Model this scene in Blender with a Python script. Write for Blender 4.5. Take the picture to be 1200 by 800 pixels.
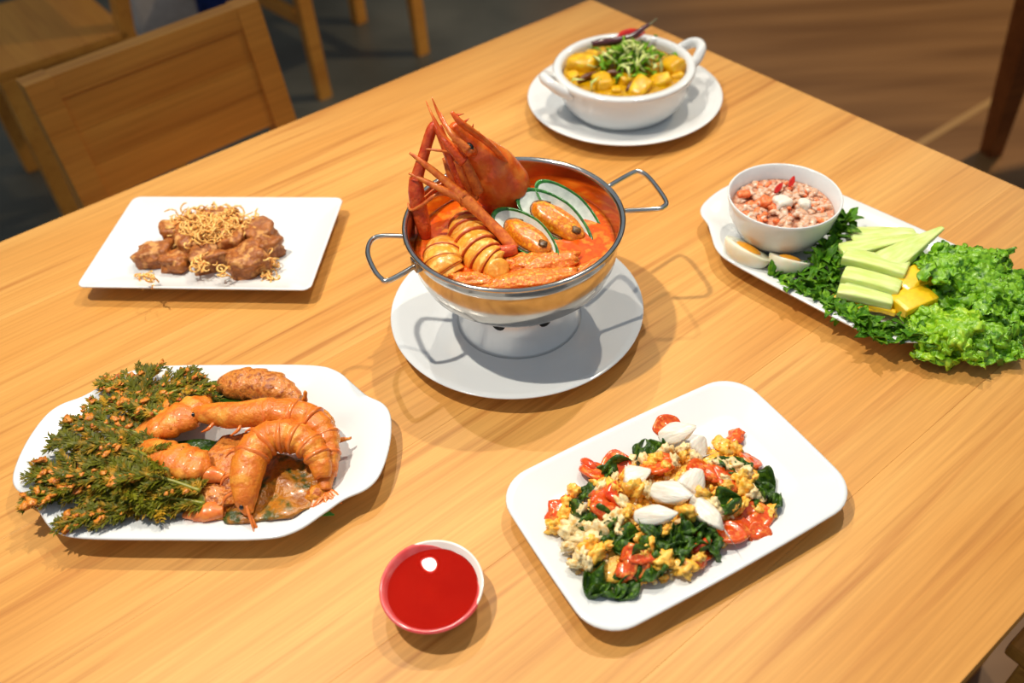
import bpy, bmesh, math, random
import numpy as np
from mathutils import Vector, Matrix, noise

for o in list(bpy.data.objects): bpy.data.objects.remove(o)
scn = bpy.context.scene
COL = scn.collection

# ------------------------------------------------------------------ camera
# All design lengths are centimetres measured from a point on the table top
# under the camera; TABLE_H lifts them above the floor.
TABLE_H = 75.0
CAM_H = 62.0
FPX = 1051.85
PITCH, ROLL = math.radians(44.094), math.radians(-3.9427)
_fw = Vector((0, math.cos(PITCH), -math.sin(PITCH)))
_r0 = Vector((1, 0, 0)); _u0 = _r0.cross(_fw)
_rt = math.cos(ROLL)*_r0 + math.sin(ROLL)*_u0
_up = -math.sin(ROLL)*_r0 + math.cos(ROLL)*_u0

def W(x, y, z=0.0):
    return Vector((x/100, y/100, (z+TABLE_H)/100))

cam_d = bpy.data.cameras.new('camera')
cam = bpy.data.objects.new('camera', cam_d); COL.objects.link(cam)
m = Matrix((_rt, _up, -_fw)).transposed().to_4x4()
m.translation = W(0, 0, CAM_H)
cam.matrix_world = m
cam_d.sensor_width = 36; cam_d.lens = 36*FPX/1200
cam_d.clip_start = 0.02
cam_d.dof.use_dof = True
cam_d.dof.focus_distance = 0.80
cam_d.dof.aperture_fstop = 4.0
scn.camera = cam

# ------------------------------------------------------------------ world, lights, exposure
world = bpy.data.worlds.new('world'); scn.world = world
world.use_nodes = True
bg = world.node_tree.nodes['Background']
bg.inputs['Color'].default_value = (0.74, 0.87, 1.0, 1)
bg.inputs['Strength'].default_value = 0.36

def spot(name, x, y, z, tx, ty, watts, col, size=0.05, angle=62, blend=.7):
    d = bpy.data.lights.new(name, 'SPOT'); d.energy = watts; d.color = col
    d.shadow_soft_size = size; d.spot_size = math.radians(angle); d.spot_blend = blend
    o = bpy.data.objects.new(name, d); COL.objects.link(o)
    o.location = W(x, y, z)
    o.rotation_euler = (W(tx, ty, 0)-W(x, y, z)).to_track_quat('-Z', 'Y').to_euler()
    return o
spot('floor_fill_spot', -68, 66, 190, -20, 46, 122, (1.0, .93, .80), .026, 58, .9)
spot('floor_fill_spot', 52, 150, 190, 10, 74, 76, (1.0, .89, .72), .018, 54, .9)
spot('floor_fill_spot', -31, 157, 190, -8, 56, 44, (1.0, .91, .77), .012, 56, .9)
spot('floor_fill_spot', 190, 260, 190, 120, 240, 170, (1.0, .78, .5), .06, 80)  # unseen lamp added to brighten the brown floor past the table
scn.view_settings.view_transform = 'Standard'
scn.view_settings.look = 'None'
scn.view_settings.gamma = 1
scn.view_settings.use_curve_mapping = False
scn.view_settings.exposure = 0.05

# ------------------------------------------------------------------ helpers
def at(px, py, z=0.0):
    """point of the place (cm) seen at photo pixel (px,py), at height z above the table"""
    d = (px-600)/FPX*_rt - (py-400)/FPX*_up + _fw
    t = (z-CAM_H)/d.z
    return Vector((0, 0, CAM_H)) + d*t

def lin(c):
    return tuple(((v/255)/12.92 if v/255 <= .04045 else ((v/255+.055)/1.055)**2.4) for v in c)

MATS = {}
def M(name, c1, c2=None, c3=None, scale=30., rough=.5, bump=0., bscale=None, sss=0., coat=0., metal=0.,
      stretch=(1, 1, 1), contrast=(.35, .65), spec=.5, vary=0., detail=4., sssr=.01, coatr=.12):
    mt = bpy.data.materials.new(name); mt.use_nodes = True; MATS[name] = mt
    nt = mt.node_tree; b = nt.nodes['Principled BSDF']
    b.inputs['Roughness'].default_value = rough; b.inputs['Metallic'].default_value = metal
    b.inputs['Specular IOR Level'].default_value = spec
    b.inputs['Coat Weight'].default_value = coat*.7; b.inputs['Coat Roughness'].default_value = coatr
    if sss:
        b.inputs['Subsurface Weight'].default_value = sss
        b.inputs['Subsurface Radius'].default_value = (1, .5, .3); b.inputs['Subsurface Scale'].default_value = sssr
    l1 = (*lin(c1), 1)
    b.inputs['Base Color'].default_value = l1
    tc = nt.nodes.new('ShaderNodeTexCoord'); mp = nt.nodes.new('ShaderNodeMapping')
    nt.links.new(tc.outputs['Object'], mp.inputs['Vector']); mp.inputs['Scale'].default_value = stretch
    oi = nt.nodes.new('ShaderNodeObjectInfo')
    ad = nt.nodes.new('ShaderNodeVectorMath'); ad.operation = 'ADD'
    ml = nt.nodes.new('ShaderNodeMath'); ml.operation = 'MULTIPLY'; ml.inputs[1].default_value = 13.7
    nt.links.new(oi.outputs['Random'], ml.inputs[0])
    nt.links.new(mp.outputs[0], ad.inputs[0]); nt.links.new(ml.outputs[0], ad.inputs[1])
    vec = ad.outputs[0]
    colout = None
    if c2:
        nz = nt.nodes.new('ShaderNodeTexNoise'); nz.inputs['Scale'].default_value = scale*4; nz.inputs['Detail'].default_value = detail
        nt.links.new(vec, nz.inputs['Vector'])
        cr = nt.nodes.new('ShaderNodeValToRGB'); nt.links.new(nz.outputs['Fac'], cr.inputs['Fac'])
        e = cr.color_ramp.elements
        e[0].position, e[1].position = contrast
        e[0].color = l1; e[1].color = (*lin(c2), 1)
        if c3:
            k = e.new((contrast[0]+contrast[1])/2); k.color = (*lin(c3), 1)
        colout = cr.outputs['Color']
    if vary:
        hs = nt.nodes.new('ShaderNodeHueSaturation')
        mr = nt.nodes.new('ShaderNodeMapRange'); mr.inputs['To Min'].default_value = 1-vary; mr.inputs['To Max'].default_value = 1+vary
        nt.links.new(oi.outputs['Random'], mr.inputs['Value']); nt.links.new(mr.outputs[0], hs.inputs['Value'])
        if colout: nt.links.new(colout, hs.inputs['Color'])
        else: hs.inputs['Color'].default_value = l1
        colout = hs.outputs['Color']
    if colout: nt.links.new(colout, b.inputs['Base Color'])
    if bump:
        n2 = nt.nodes.new('ShaderNodeTexNoise'); n2.inputs['Scale'].default_value = (bscale or scale)*2.2; n2.inputs['Detail'].default_value = 5
        nt.links.new(vec, n2.inputs['Vector'])
        bp = nt.nodes.new('ShaderNodeBump'); bp.inputs['Strength'].default_value = bump; bp.inputs['Distance'].default_value = .003
        nt.links.new(n2.outputs['Fac'], bp.inputs['Height']); nt.links.new(bp.outputs[0], b.inputs['Normal'])
    return mt

def obj(name, V, F, mat, parent=None, loc=(0, 0, 0), smooth=True, fm=None, solid=0, sub=0, bev=0):
    """V in centimetres"""
    me = bpy.data.meshes.new(name)
    me.from_pydata([(v[0]/100, v[1]/100, v[2]/100) for v in V], [], F)
    mats = mat if isinstance(mat, (list, tuple)) else [mat]
    for k in mats: me.materials.append(MATS[k])
    if fm: me.polygons.foreach_set('material_index', fm)
    if smooth: me.polygons.foreach_set('use_smooth', [True]*len(me.polygons))
    me.update()
    o = bpy.data.objects.new(name, me); COL.objects.link(o)
    if parent:
        o.parent = parent; o.location = (loc[0]/100, loc[1]/100, loc[2]/100)
    else:
        o.location = W(*loc)
    if sub:
        k = o.modifiers.new('subd', 'SUBSURF'); k.levels = k.render_levels = sub
    if bev:
        k = o.modifiers.new('bevel', 'BEVEL'); k.width = bev/100; k.segments = 2; k.limit_method = 'ANGLE'; k.angle_limit = .5
    if solid:
        k = o.modifiers.new('solid', 'SOLIDIFY'); k.thickness = solid/100; k.offset = 0
    return o

def tag(o, label, cat, group=None, kind=None):
    o['label'] = label; o['category'] = cat
    if group: o['group'] = group
    if kind: o['kind'] = kind
    return o

def thing(name, label, cat, loc, rz=0., group=None, rot=None):
    o = bpy.data.objects.new(name, None); COL.objects.link(o); o.empty_display_size = .02
    o.location = W(*loc)
    if rot is not None: o.rotation_euler = rot.to_euler()
    else: o.rotation_euler = (0, 0, rz)
    return tag(o, label, cat, group)

def frame(x, n):
    """3x3 rotation with local X along x and local Z close to n"""
    x = Vector(x).normalized(); n = Vector(n); y = n.cross(x).normalized(); z = x.cross(y)
    return Matrix((x, y, z)).transposed()

def catmull(P, n, closed=False):
    P = np.array(P, float); k = len(P); out = []
    segs = k if closed else k-1
    for i in range(segs):
        if closed: a, b, c, d = P[(i-1) % k], P[i], P[(i+1) % k], P[(i+2) % k]
        else: a, b, c, d = P[max(i-1, 0)], P[i], P[i+1], P[min(i+2, k-1)]
        for j in range(n):
            t = j/n
            out.append(.5*((2*b)+(-a+c)*t+(2*a-5*b+4*c-d)*t*t+(-a+3*b-3*c+d)*t**3))
    if not closed: out.append(P[-1])
    return np.array(out)

def tube(P, R, n=10, flat=1., up=(0, 0, 1), ring=None, V=None, F=None):
    P = [Vector(p[:3]) for p in P]
    if not hasattr(R, '__len__'): R = [R]*len(P)
    V = [] if V is None else V; F = [] if F is None else F
    base = len(V); up = Vector(up); prev = None
    for i, p in enumerate(P):
        t = (P[min(i+1, len(P)-1)]-P[max(i-1, 0)])
        if t.length < 1e-9: t = Vector((1, 0, 0))
        t.normalize()
        s = t.cross(up)
        if s.length < .05: s = prev or t.orthogonal()
        s.normalize()
        if prev and s.dot(prev) < 0 and abs(t.dot(up)) > .9: s = -s
        prev = s.copy(); w = s.cross(t)
        for j in range(n):
            a = 2*math.pi*j/n
            V.append(p + s*(R[i]*math.cos(a)) + w*(R[i]*flat*math.sin(a)))
    for i in range(len(P)-1):
        for j in range(n):
            a = base+i*n+j; b = base+i*n+(j+1) % n
            F.append((a, b, b+n, a+n))
    F.append(tuple(base+j for j in range(n))[::-1])
    F.append(tuple(base+(len(P)-1)*n+j for j in range(n)))
    return V, F

def sweep(pts4, seg=6, n=12, **k):
    q = catmull(pts4, seg); return tube([p[:3] for p in q], [max(p[3], .005) for p in q], n, **k)

def lathe(prof, n=64):
    """prof: list of (r,z); r==0 ends become poles"""
    V, F, rings = [], [], []
    for r, z in prof:
        if r == 0: rings.append((len(V),)); V.append((0, 0, z))
        else:
            rings.append(tuple(range(len(V), len(V)+n)))
            V += [(r*math.cos(2*math.pi*j/n), r*math.sin(2*math.pi*j/n), z) for j in range(n)]
    return V, stitch(rings, n)

def stitch(rings, n):
    F = []
    for a, b in zip(rings, rings[1:]):
        for j in range(n):
            k = (j+1) % n
            if len(a) == 1: F.append((a[0], b[k], b[j]))
            elif len(b) == 1: F.append((a[j], a[k], b[0]))
            else: F.append((a[j], a[k], b[k], b[j]))
    return F

def platter(outline, prof):
    """outline: closed (x,y) ring; prof: list of (inset,z); inset None = centre"""
    hx = max(abs(p[0]) for p in outline); hy = max(abs(p[1]) for p in outline); n = len(outline)
    V, rings = [], []
    for d, z in prof:
        if d is None: rings.append((len(V),)); V.append((0, 0, z))
        else:
            rings.append(tuple(range(len(V), len(V)+n)))
            sx, sy = (hx-d)/hx, (hy-d)/hy
            V += [(p[0]*sx, p[1]*sy, z) for p in outline]
    return V, stitch(rings, n)

def box(x0, x1, y0, y1, z0, z1, bev=0., V=None, F=None):
    V = [] if V is None else V; F = [] if F is None else F
    bm = bmesh.new(); bmesh.ops.create_cube(bm, size=1)
    for v in bm.verts:
        v.co = Vector(((x0+x1)/2+v.co.x*(x1-x0), (y0+y1)/2+v.co.y*(y1-y0), (z0+z1)/2+v.co.z*(z1-z0)))
    if bev: bmesh.ops.bevel(bm, geom=bm.edges[:], offset=bev, segments=2, affect='EDGES', profile=.6)
    b = len(V); bm.verts.index_update()
    V += [v.co.copy() for v in bm.verts]; F += [tuple(b+v.index for v in f.verts) for f in bm.faces]
    bm.free(); return V, F

_ico = {}
def ico(sub):
    if sub not in _ico:
        bm = bmesh.new(); bmesh.ops.create_icosphere(bm, subdivisions=sub, radius=1)
        _ico[sub] = ([v.co.copy() for v in bm.verts], [tuple(v.index for v in f.verts) for f in bm.faces]); bm.free()
    return _ico[sub]

def chunk(sx, sy, sz, seed, amp=.18, freq=1.3, sub=3, boxy=.5, fine=0.05):
    vs, F = ico(sub); off = Vector((seed*7.31, seed*3.17, seed*1.93)); V = []
    for v in vs:
        q = v/max(abs(v.x), abs(v.y), abs(v.z))
        p = v.lerp(q*.82, boxy)
        p = p*(1+amp*noise.noise(v*freq+off)+fine*noise.noise(v*5+off))
        V.append((p.x*sx, p.y*sy, p.z*sz))
    return V, F

def leaf(L, Wd, seed, n=8, m=4, curl=.3, wrinkle=.12, tip=.8, lobes=0):
    V, F = [], []; off = Vector((seed*5.7, seed*2.3, 0))
    for i in range(n+1):
        t = i/n; w = Wd*.5*(math.sin(math.pi*min(1, t**tip))**.75 if 0 < t < 1 else .03)
        if lobes: w *= .75+.35*abs(math.sin(t*lobes*math.pi))
        for j in range(-m, m+1):
            s = j/m
            z = curl*L*(t-.5)**2*-1 + abs(s)*w*.25 + wrinkle*Wd*noise.noise(Vector((t*3, s*1.5, 0))+off)*2
            V.append((t*L, s*w, z))
    k = 2*m+1
    for i in range(n):
        for j in range(2*m):
            a = i*k+j; F.append((a, a+1, a+k+1, a+k))
    return V, F

def xf(V, loc=(0, 0, 0), rot=None, s=1.):
    loc = Vector(loc); out = []
    for v in V:
        v = Vector(v)*s
        if rot is not None: v = rot @ v
        out.append(v+loc)
    return out

def join(parts):
    V, F = [], []
    for v, f in parts:
        b = len(V); V += list(v); F += [tuple(i+b for i in q) for q in f]
    return V, F

def rrot(rng, tilt=3.14):
    return (Matrix.Rotation(rng.uniform(0, 6.28), 3, 'Z') @ Matrix.Rotation(rng.uniform(-tilt, tilt), 3, 'X') @ Matrix.Rotation(rng.uniform(-tilt, tilt), 3, 'Y'))

# ------------------------------------------------------------------ materials
def wood(name, ca, cb, cc, gs=1., rough=.42, vary=.06, spec=.35):
    mt = bpy.data.materials.new(name); mt.use_nodes = True; MATS[name] = mt
    nt = mt.node_tree; N = nt.nodes; Lk = nt.links; b = N['Principled BSDF']
    b.inputs['Roughness'].default_value = rough; b.inputs['Specular IOR Level'].default_value = spec
    tc = N.new('ShaderNodeTexCoord'); oi = N.new('ShaderNodeObjectInfo')
    ml = N.new('ShaderNodeMath'); ml.operation = 'MULTIPLY'; ml.inputs[1].default_value = 9.3; Lk.new(oi.outputs['Random'], ml.inputs[0])
    ad = N.new('ShaderNodeVectorMath'); Lk.new(tc.outputs['Object'], ad.inputs[0]); Lk.new(ml.outputs[0], ad.inputs[1])
    def nz(scale, st, det, dist=0.):
        mp = N.new('ShaderNodeMapping'); mp.inputs['Scale'].default_value = st; Lk.new(ad.outputs[0], mp.inputs['Vector'])
        n = N.new('ShaderNodeTexNoise'); n.inputs['Scale'].default_value = scale; n.inputs['Detail'].default_value = det
        n.inputs['Distortion'].default_value = dist; Lk.new(mp.outputs[0], n.inputs['Vector']); return n.outputs['Fac']
    broad = nz(5*gs, (.35, 2.2, 2.2), 3, .6)
    fine = nz(42*gs, (.07, 2.2, 2.2), 5, .3)
    pore = nz(150*gs, (.05, 2.0, 2.0), 3)
    cr = N.new('ShaderNodeValToRGB'); Lk.new(broad, cr.inputs['Fac'])
    e = cr.color_ramp.elements; e[0].position, e[1].position = .3, .72; e[0].color = (*lin(ca), 1); e[1].color = (*lin(cb), 1)
    c2 = N.new('ShaderNodeValToRGB'); Lk.new(fine, c2.inputs['Fac'])
    e = c2.color_ramp.elements; e[0].position, e[1].position = .56, .72; e[0].color = (0, 0, 0, 1); e[1].color = (1, 1, 1, 1)
    mx = N.new('ShaderNodeMixRGB'); mx.inputs['Color2'].default_value = (*lin(cc), 1)
    Lk.new(cr.outputs[0], mx.inputs['Color1'])
    f1 = N.new('ShaderNodeMath'); f1.operation = 'MULTIPLY'; f1.inputs[1].default_value = .75; Lk.new(c2.outputs[0], f1.inputs[0]); Lk.new(f1.outputs[0], mx.inputs['Fac'])
    c3 = N.new('ShaderNodeValToRGB'); Lk.new(pore, c3.inputs['Fac'])
    e = c3.color_ramp.elements; e[0].position, e[1].position = .35, .7; e[0].color = (1, 1, 1, 1); e[1].color = (.80, .76, .70, 1)
    m2 = N.new('ShaderNodeMixRGB'); m2.blend_type = 'MULTIPLY'; m2.inputs['Fac'].default_value = .8
    Lk.new(mx.outputs[0], m2.inputs['Color1']); Lk.new(c3.outputs[0], m2.inputs['Color2'])
    # knots
    vo = N.new('ShaderNodeTexVoronoi'); vo.inputs['Scale'].default_value = 3.6
    mp = N.new('ShaderNodeMapping'); mp.inputs['Scale'].default_value = (.8, 1.3, 1); Lk.new(ad.outputs[0], mp.inputs['Vector']); Lk.new(mp.outputs[0], vo.inputs['Vector'])
    c4 = N.new('ShaderNodeValToRGB'); Lk.new(vo.outputs['Distance'], c4.inputs['Fac'])
    e = c4.color_ramp.elements; e[0].position, e[1].position = .02, .055; e[0].color = (.62, .5, .4, 1); e[1].color = (1, 1, 1, 1)
    m3 = N.new('ShaderNodeMixRGB'); m3.blend_type = 'MULTIPLY'; m3.inputs['Fac'].default_value = .8
    Lk.new(m2.outputs[0], m3.inputs['Color1']); Lk.new(c4.outputs[0], m3.inputs['Color2'])
    hs = N.new('ShaderNodeHueSaturation'); mr = N.new('ShaderNodeMapRange'); mr.inputs['To Min'].default_value = 1-vary; mr.inputs['To Max'].default_value = 1+vary
    Lk.new(oi.outputs['Random'], mr.inputs['Value']); Lk.new(mr.outputs[0], hs.inputs['Value']); Lk.new(m3.outputs[0], hs.inputs['Color'])
    Lk.new(hs.outputs[0], b.inputs['Base Color'])
    bp = N.new('ShaderNodeBump'); bp.inputs['Strength'].default_value = .06; bp.inputs['Distance'].default_value = .001
    Lk.new(fine, bp.inputs['Height']); Lk.new(bp.outputs[0], b.inputs['Normal'])
wood('table_wood', (226, 168, 90), (208, 142, 64), (180, 112, 46), vary=.03)
wood('chair_wood', (220, 152, 64), (200, 128, 48), (178, 108, 38), gs=.7, vary=.08)
wood('dark_wood', (140, 76, 28), (120, 60, 20), (96, 46, 16), gs=.7)

def floor_mat():
    mt = bpy.data.materials.new('floor_concrete'); mt.use_nodes = True; MATS['floor_concrete'] = mt
    nt = mt.node_tree; N = nt.nodes; Lk = nt.links; b = N['Principled BSDF']; b.inputs['Roughness'].default_value = .38
    tc = N.new('ShaderNodeTexCoord')
    n = N.new('ShaderNodeTexNoise'); n.inputs['Scale'].default_value = 2.2; n.inputs['Detail'].default_value = 5; Lk.new(tc.outputs['Object'], n.inputs['Vector'])
    a = N.new('ShaderNodeValToRGB'); Lk.new(n.outputs['Fac'], a.inputs['Fac'])
    a.color_ramp.elements[0].color = (*lin((66, 66, 58)), 1); a.color_ramp.elements[1].color = (*lin((104, 102, 90)), 1)
    a.color_ramp.elements[0].position, a.color_ramp.elements[1].position = .35, .7
    mp = N.new('ShaderNodeMapping'); mp.inputs['Rotation'].default_value = (0, 0, -.63); mp.inputs['Scale'].default_value = (.35, 3, 1); Lk.new(tc.outputs['Object'], mp.inputs['Vector'])
    n2 = N.new('ShaderNodeTexNoise'); n2.inputs['Scale'].default_value = 3; Lk.new(mp.outputs[0], n2.inputs['Vector'])
    c = N.new('ShaderNodeValToRGB'); Lk.new(n2.outputs['Fac'], c.inputs['Fac'])
    c.color_ramp.elements[0].color = (*lin((116, 78, 40)), 1); c.color_ramp.elements[1].color = (*lin((146, 104, 60)), 1)
    c.color_ramp.elements[0].position, c.color_ramp.elements[1].position = .35, .68
    sp = N.new('ShaderNodeSeparateXYZ'); Lk.new(tc.outputs['Object'], sp.inputs[0])
    mr = N.new('ShaderNodeMapRange'); mr.inputs['From Min'].default_value = .05; mr.inputs['From Max'].default_value = .75; Lk.new(sp.outputs['X'], mr.inputs['Value'])
    mx = N.new('ShaderNodeMixRGB'); Lk.new(mr.outputs[0], mx.inputs['Fac']); Lk.new(a.outputs[0], mx.inputs['Color1']); Lk.new(c.outputs[0], mx.inputs['Color2'])
    Lk.new(mx.outputs[0], b.inputs['Base Color'])
floor_mat()
M('strip', (176, 136, 84), rough=.4)
M('plaster', (150, 118, 84), (132, 100, 70), scale=3, rough=.8)
M('porcelain', (228, 229, 228), rough=.14, coat=.5, spec=.5)
M('steel', (205, 200, 192), metal=1, rough=.13, c2=(190, 184, 176), scale=20)
M('steel_dark', (150, 146, 140), metal=1, rough=.2)
M('aluminium', (228, 228, 228), metal=.55, rough=.28)
M('black', (18, 16, 14), rough=.8)
M('soup', (226, 96, 14), (238, 130, 32), (212, 78, 10), scale=28, rough=.12, coat=.6, bump=.15, bscale=60, sss=.15)
M('prawn_red', (222, 86, 22), (238, 132, 50), (230, 104, 32), scale=18, rough=.3, coat=.4, bump=.25, bscale=120, sss=.15)
M('prawn_red_dark', (192, 54, 16), (218, 92, 32), scale=30, rough=.35, coat=.3, bump=.4, bscale=160)
M('prawn_leg', (230, 128, 46), (198, 84, 28), scale=60, rough=.4, coat=.2)
M('prawn_flesh', (246, 178, 66), (250, 206, 110), (238, 150, 42), scale=40, rough=.35, coat=.35, bump=.2, sss=.2)
M('prawn_band', (184, 62, 20), (206, 92, 30), scale=60, rough=.4)
M('eye_black', (24, 16, 12), rough=.15, coat=.5)
M('shell_pearl', (226, 232, 222), (196, 206, 196), scale=30, rough=.2, coat=.5)
M('shell_green', (52, 132, 44), (26, 80, 30), scale=60, rough=.3, coat=.3)
M('shell_dark', (28, 34, 26), (50, 60, 40), scale=40, rough=.3, coat=.4)
M('mussel_meat', (236, 140, 20), (246, 170, 40), (206, 104, 14), scale=60, rough=.3, coat=.4, bump=.3, sss=.2)
M('mussel_lip', (70, 44, 18), (120, 80, 26), scale=90, rough=.4)
M('mushroom', (236, 138, 34), (246, 178, 70), (222, 98, 18), scale=90, rough=.35, coat=.3, bump=.6, bscale=150, sss=.2)
M('curry', (204, 158, 6), (216, 174, 16), (180, 128, 4), scale=40, rough=.15, coat=.5)
M('pumpkin', (230, 178, 6), (238, 196, 24), (220, 160, 4), scale=20, rough=.35, coat=.2, bump=.2)
M('eggplant', (120, 66, 14), (90, 40, 16), scale=50, rough=.3)
M('herb_green', (88, 136, 12), (136, 178, 32), (104, 154, 20), scale=40, rough=.5, spec=.25, vary=.2)
M('herb_pale', (188, 206, 90), (224, 228, 160), scale=60, rough=.4, vary=.12)
M('chili_dark', (58, 22, 30), (92, 30, 34), scale=60, rough=.2, coat=.5)
M('chili_red', (216, 40, 18), (190, 24, 12), scale=40, rough=.2, coat=.4)
M('chili_stem', (120, 110, 80), rough=.6)
M('relish', (214, 152, 118), (230, 182, 150), (200, 126, 92), scale=60, rough=.25, coat=.3, bump=.5, bscale=200)
M('relish_bit', (236, 206, 182), (234, 160, 112), (230, 186, 156), scale=70, rough=.25, coat=.3, vary=.2)
M('relish_orange', (236, 100, 40), (240, 140, 80), scale=60, rough=.25, coat=.3)
M('crab_white', (240, 234, 220), (226, 214, 196), scale=60, rough=.35, coat=.15, bump=.25, bscale=120, sss=.2, stretch=(.4, 2, 2))
M('egg_white', (246, 240, 218), (240, 232, 200), scale=20, rough=.25, coat=.3, sss=.25)
M('egg_yolk', (246, 172, 36), (236, 150, 20), scale=80, rough=.55, bump=.3, bscale=250)
M('cucumber', (204, 222, 116), (222, 232, 156), scale=60, rough=.3, coat=.25, stretch=(.2, 1, 1), sss=.25)
M('cucumber_skin', (142, 186, 60), (168, 204, 84), scale=60, rough=.35, coat=.2, stretch=(.2, 1, 1))
M('yellow_slice', (250, 206, 24), (246, 190, 16), scale=40, rough=.35, coat=.2, sss=.2, bump=.1)
M('lettuce', (96, 156, 12), (62, 118, 8), (134, 186, 30), scale=26, rough=.38, coat=.12, bump=.4, bscale=90, vary=.06)
M('lettuce_light', (148, 194, 26), (176, 212, 50), (120, 174, 18), scale=30, rough=.38, coat=.12, bump=.4, bscale=90)
M('sprig', (78, 130, 10), (118, 164, 24), (56, 104, 8), scale=30, rough=.5, spec=.25, vary=.22)
M('spinach', (54, 90, 10), (88, 124, 22), (36, 66, 8), scale=40, rough=.35, spec=.4, coat=.08, bump=.5, bscale=140, vary=.2)
M('tomato', (230, 100, 28), (242, 142, 58), (218, 70, 16), scale=50, rough=.22, coat=.5, bump=.3, sss=.15, vary=.1)
M('tomato_skin', (200, 44, 14), (224, 84, 26), scale=30, rough=.2, coat=.5)
M('egg_bit', (248, 176, 40), (238, 146, 22), (252, 200, 86), scale=60, rough=.4, coat=.2, bump=.4, bscale=160, vary=.12)
M('pale_bit', (236, 204, 138), (230, 178, 96), (242, 222, 172), scale=60, rough=.4, coat=.15, bump=.4, bscale=160, vary=.1)
M('fried_meat', (188, 112, 44), (222, 156, 84), (148, 78, 26), scale=26, rough=.48, coat=.06, bump=.7, bscale=110, vary=.12)
M('crispy', (230, 160, 64), (206, 120, 40), (244, 204, 120), scale=70, rough=.45, vary=.1)
M('batter', (206, 114, 24), (178, 84, 16), (226, 142, 38), scale=50, rough=.4, coat=.15, bump=.6, bscale=130, vary=.06)
M('batter_brown', (196, 104, 36), (156, 78, 26), (218, 136, 54), scale=40, rough=.35, coat=.2, bump=.7, bscale=110)
M('prawn_fried', (228, 134, 34), (238, 156, 54), (212, 108, 22), scale=16, rough=.4, coat=.15, bump=.4, bscale=150, sss=.12)
M('prawn_tail', (216, 102, 30), (232, 132, 52), scale=50, rough=.3, coat=.4)
M('frond_stem', (112, 122, 30), (150, 140, 40), scale=60, rough=.4)
M('frond_leaf', (118, 116, 18), (180, 134, 30), (82, 86, 10), scale=25, rough=.5, spec=.25, vary=.18)
M('battered_leaf', (150, 84, 20), (72, 80, 30), (186, 116, 30), scale=22, rough=.32, coat=.25, bump=.6, bscale=90)
M('banana_leaf', (70, 150, 30), (52, 124, 24), scale=20, rough=.35, coat=.2, stretch=(.1, 3, 1))
M('sauce', (158, 18, 6), (166, 22, 8), scale=6, rough=.0, spec=.12, sss=.3, sssr=.02)
M('painted_rim_reflection', (226, 74, 74), (232, 104, 100), scale=16, rough=.12, coat=.5)  # pink of red light off the sauce, put into the colour
M('dish_white', (240, 226, 216), rough=.15, coat=.4)
M('grey_cloth', (200, 190, 180), (184, 174, 164), scale=12, rough=.9)
M('blue_cloth', (30, 60, 130), (26, 48, 110), scale=12, rough=.9)

# ------------------------------------------------------------------ floor, walls
def struct(o): o['kind'] = 'structure'; return o
YAW = math.radians(36.22)
U = Vector((math.cos(YAW), math.sin(YAW), 0)); Nn = Vector((-math.sin(YAW), math.cos(YAW), 0))
V, F = box(-700, 700, -500, 900, -20, 0)
struct(obj('floor', V, F, 'floor_concrete', None, (0, 0, -75), smooth=False))
a0 = U*(-10)+Nn*0
V, F = box(-200, 200, -1.2, 1.2, 0, .25, .08)
o = struct(obj('trim_1', V, F, 'strip', None, (129, 217.5, -75), smooth=False)); o.rotation_euler = (0, 0, math.radians(34.7))
V, F = box(-650, 650, 0, 15, 0, 280)
o = struct(obj('wall_back', V, F, 'plaster', None, (-250, 560, -75), smooth=False)); o.rotation_euler = (0, 0, YAW)
V, F = box(0, 15, -650, 650, 0, 280)
o = struct(obj('wall_right', V, F, 'plaster', None, (460, 350, -75), smooth=False)); o.rotation_euler = (0, 0, YAW)

# ------------------------------------------------------------------ dining table
u0, u1, n0, n1 = -62.0, 97.3, 4.26, 104.85
tc_ = U*((u0+u1)/2)+Nn*((n0+n1)/2); hx, hy = (u1-u0)/2, (n1-n0)/2
table = thing('dining_table', 'pale wooden dining table carrying all the dishes', 'table', (tc_.x, tc_.y, -75), YAW)
NP = 7; pw = 2*hy/NP
for i in range(NP):
    y0 = -hy+i*pw
    V, F = box(-hx, hx, y0+.004, y0+pw-.004, 72.0, 75, .02)
    obj('plank', V, F, 'table_wood', table, smooth=False)
for (s, a, b, c, d) in (('x', -hx+8, hx-8, -hy+6, -hy+8.2), ('x', -hx+8, hx-8, hy-8.2, hy-6), ('y', -hx+6, -hx+8.2, -hy+8, hy-8), ('y', hx-8.2, hx-6, -hy+8, hy-8)):
    V, F = box(a, b, c, d, 63, 72, .2); obj('apron', V, F, 'chair_wood', table, smooth=False)
for sx in (-1, 1):
    for sy in (-1, 1):
        cx, cy = sx*(hx-8), sy*(hy-8)
        V, F = box(cx-3.5, cx+3.5, cy-3.5, cy+3.5, 0, 72, .4); obj('leg', V, F, 'chair_wood', table, smooth=False)

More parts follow.
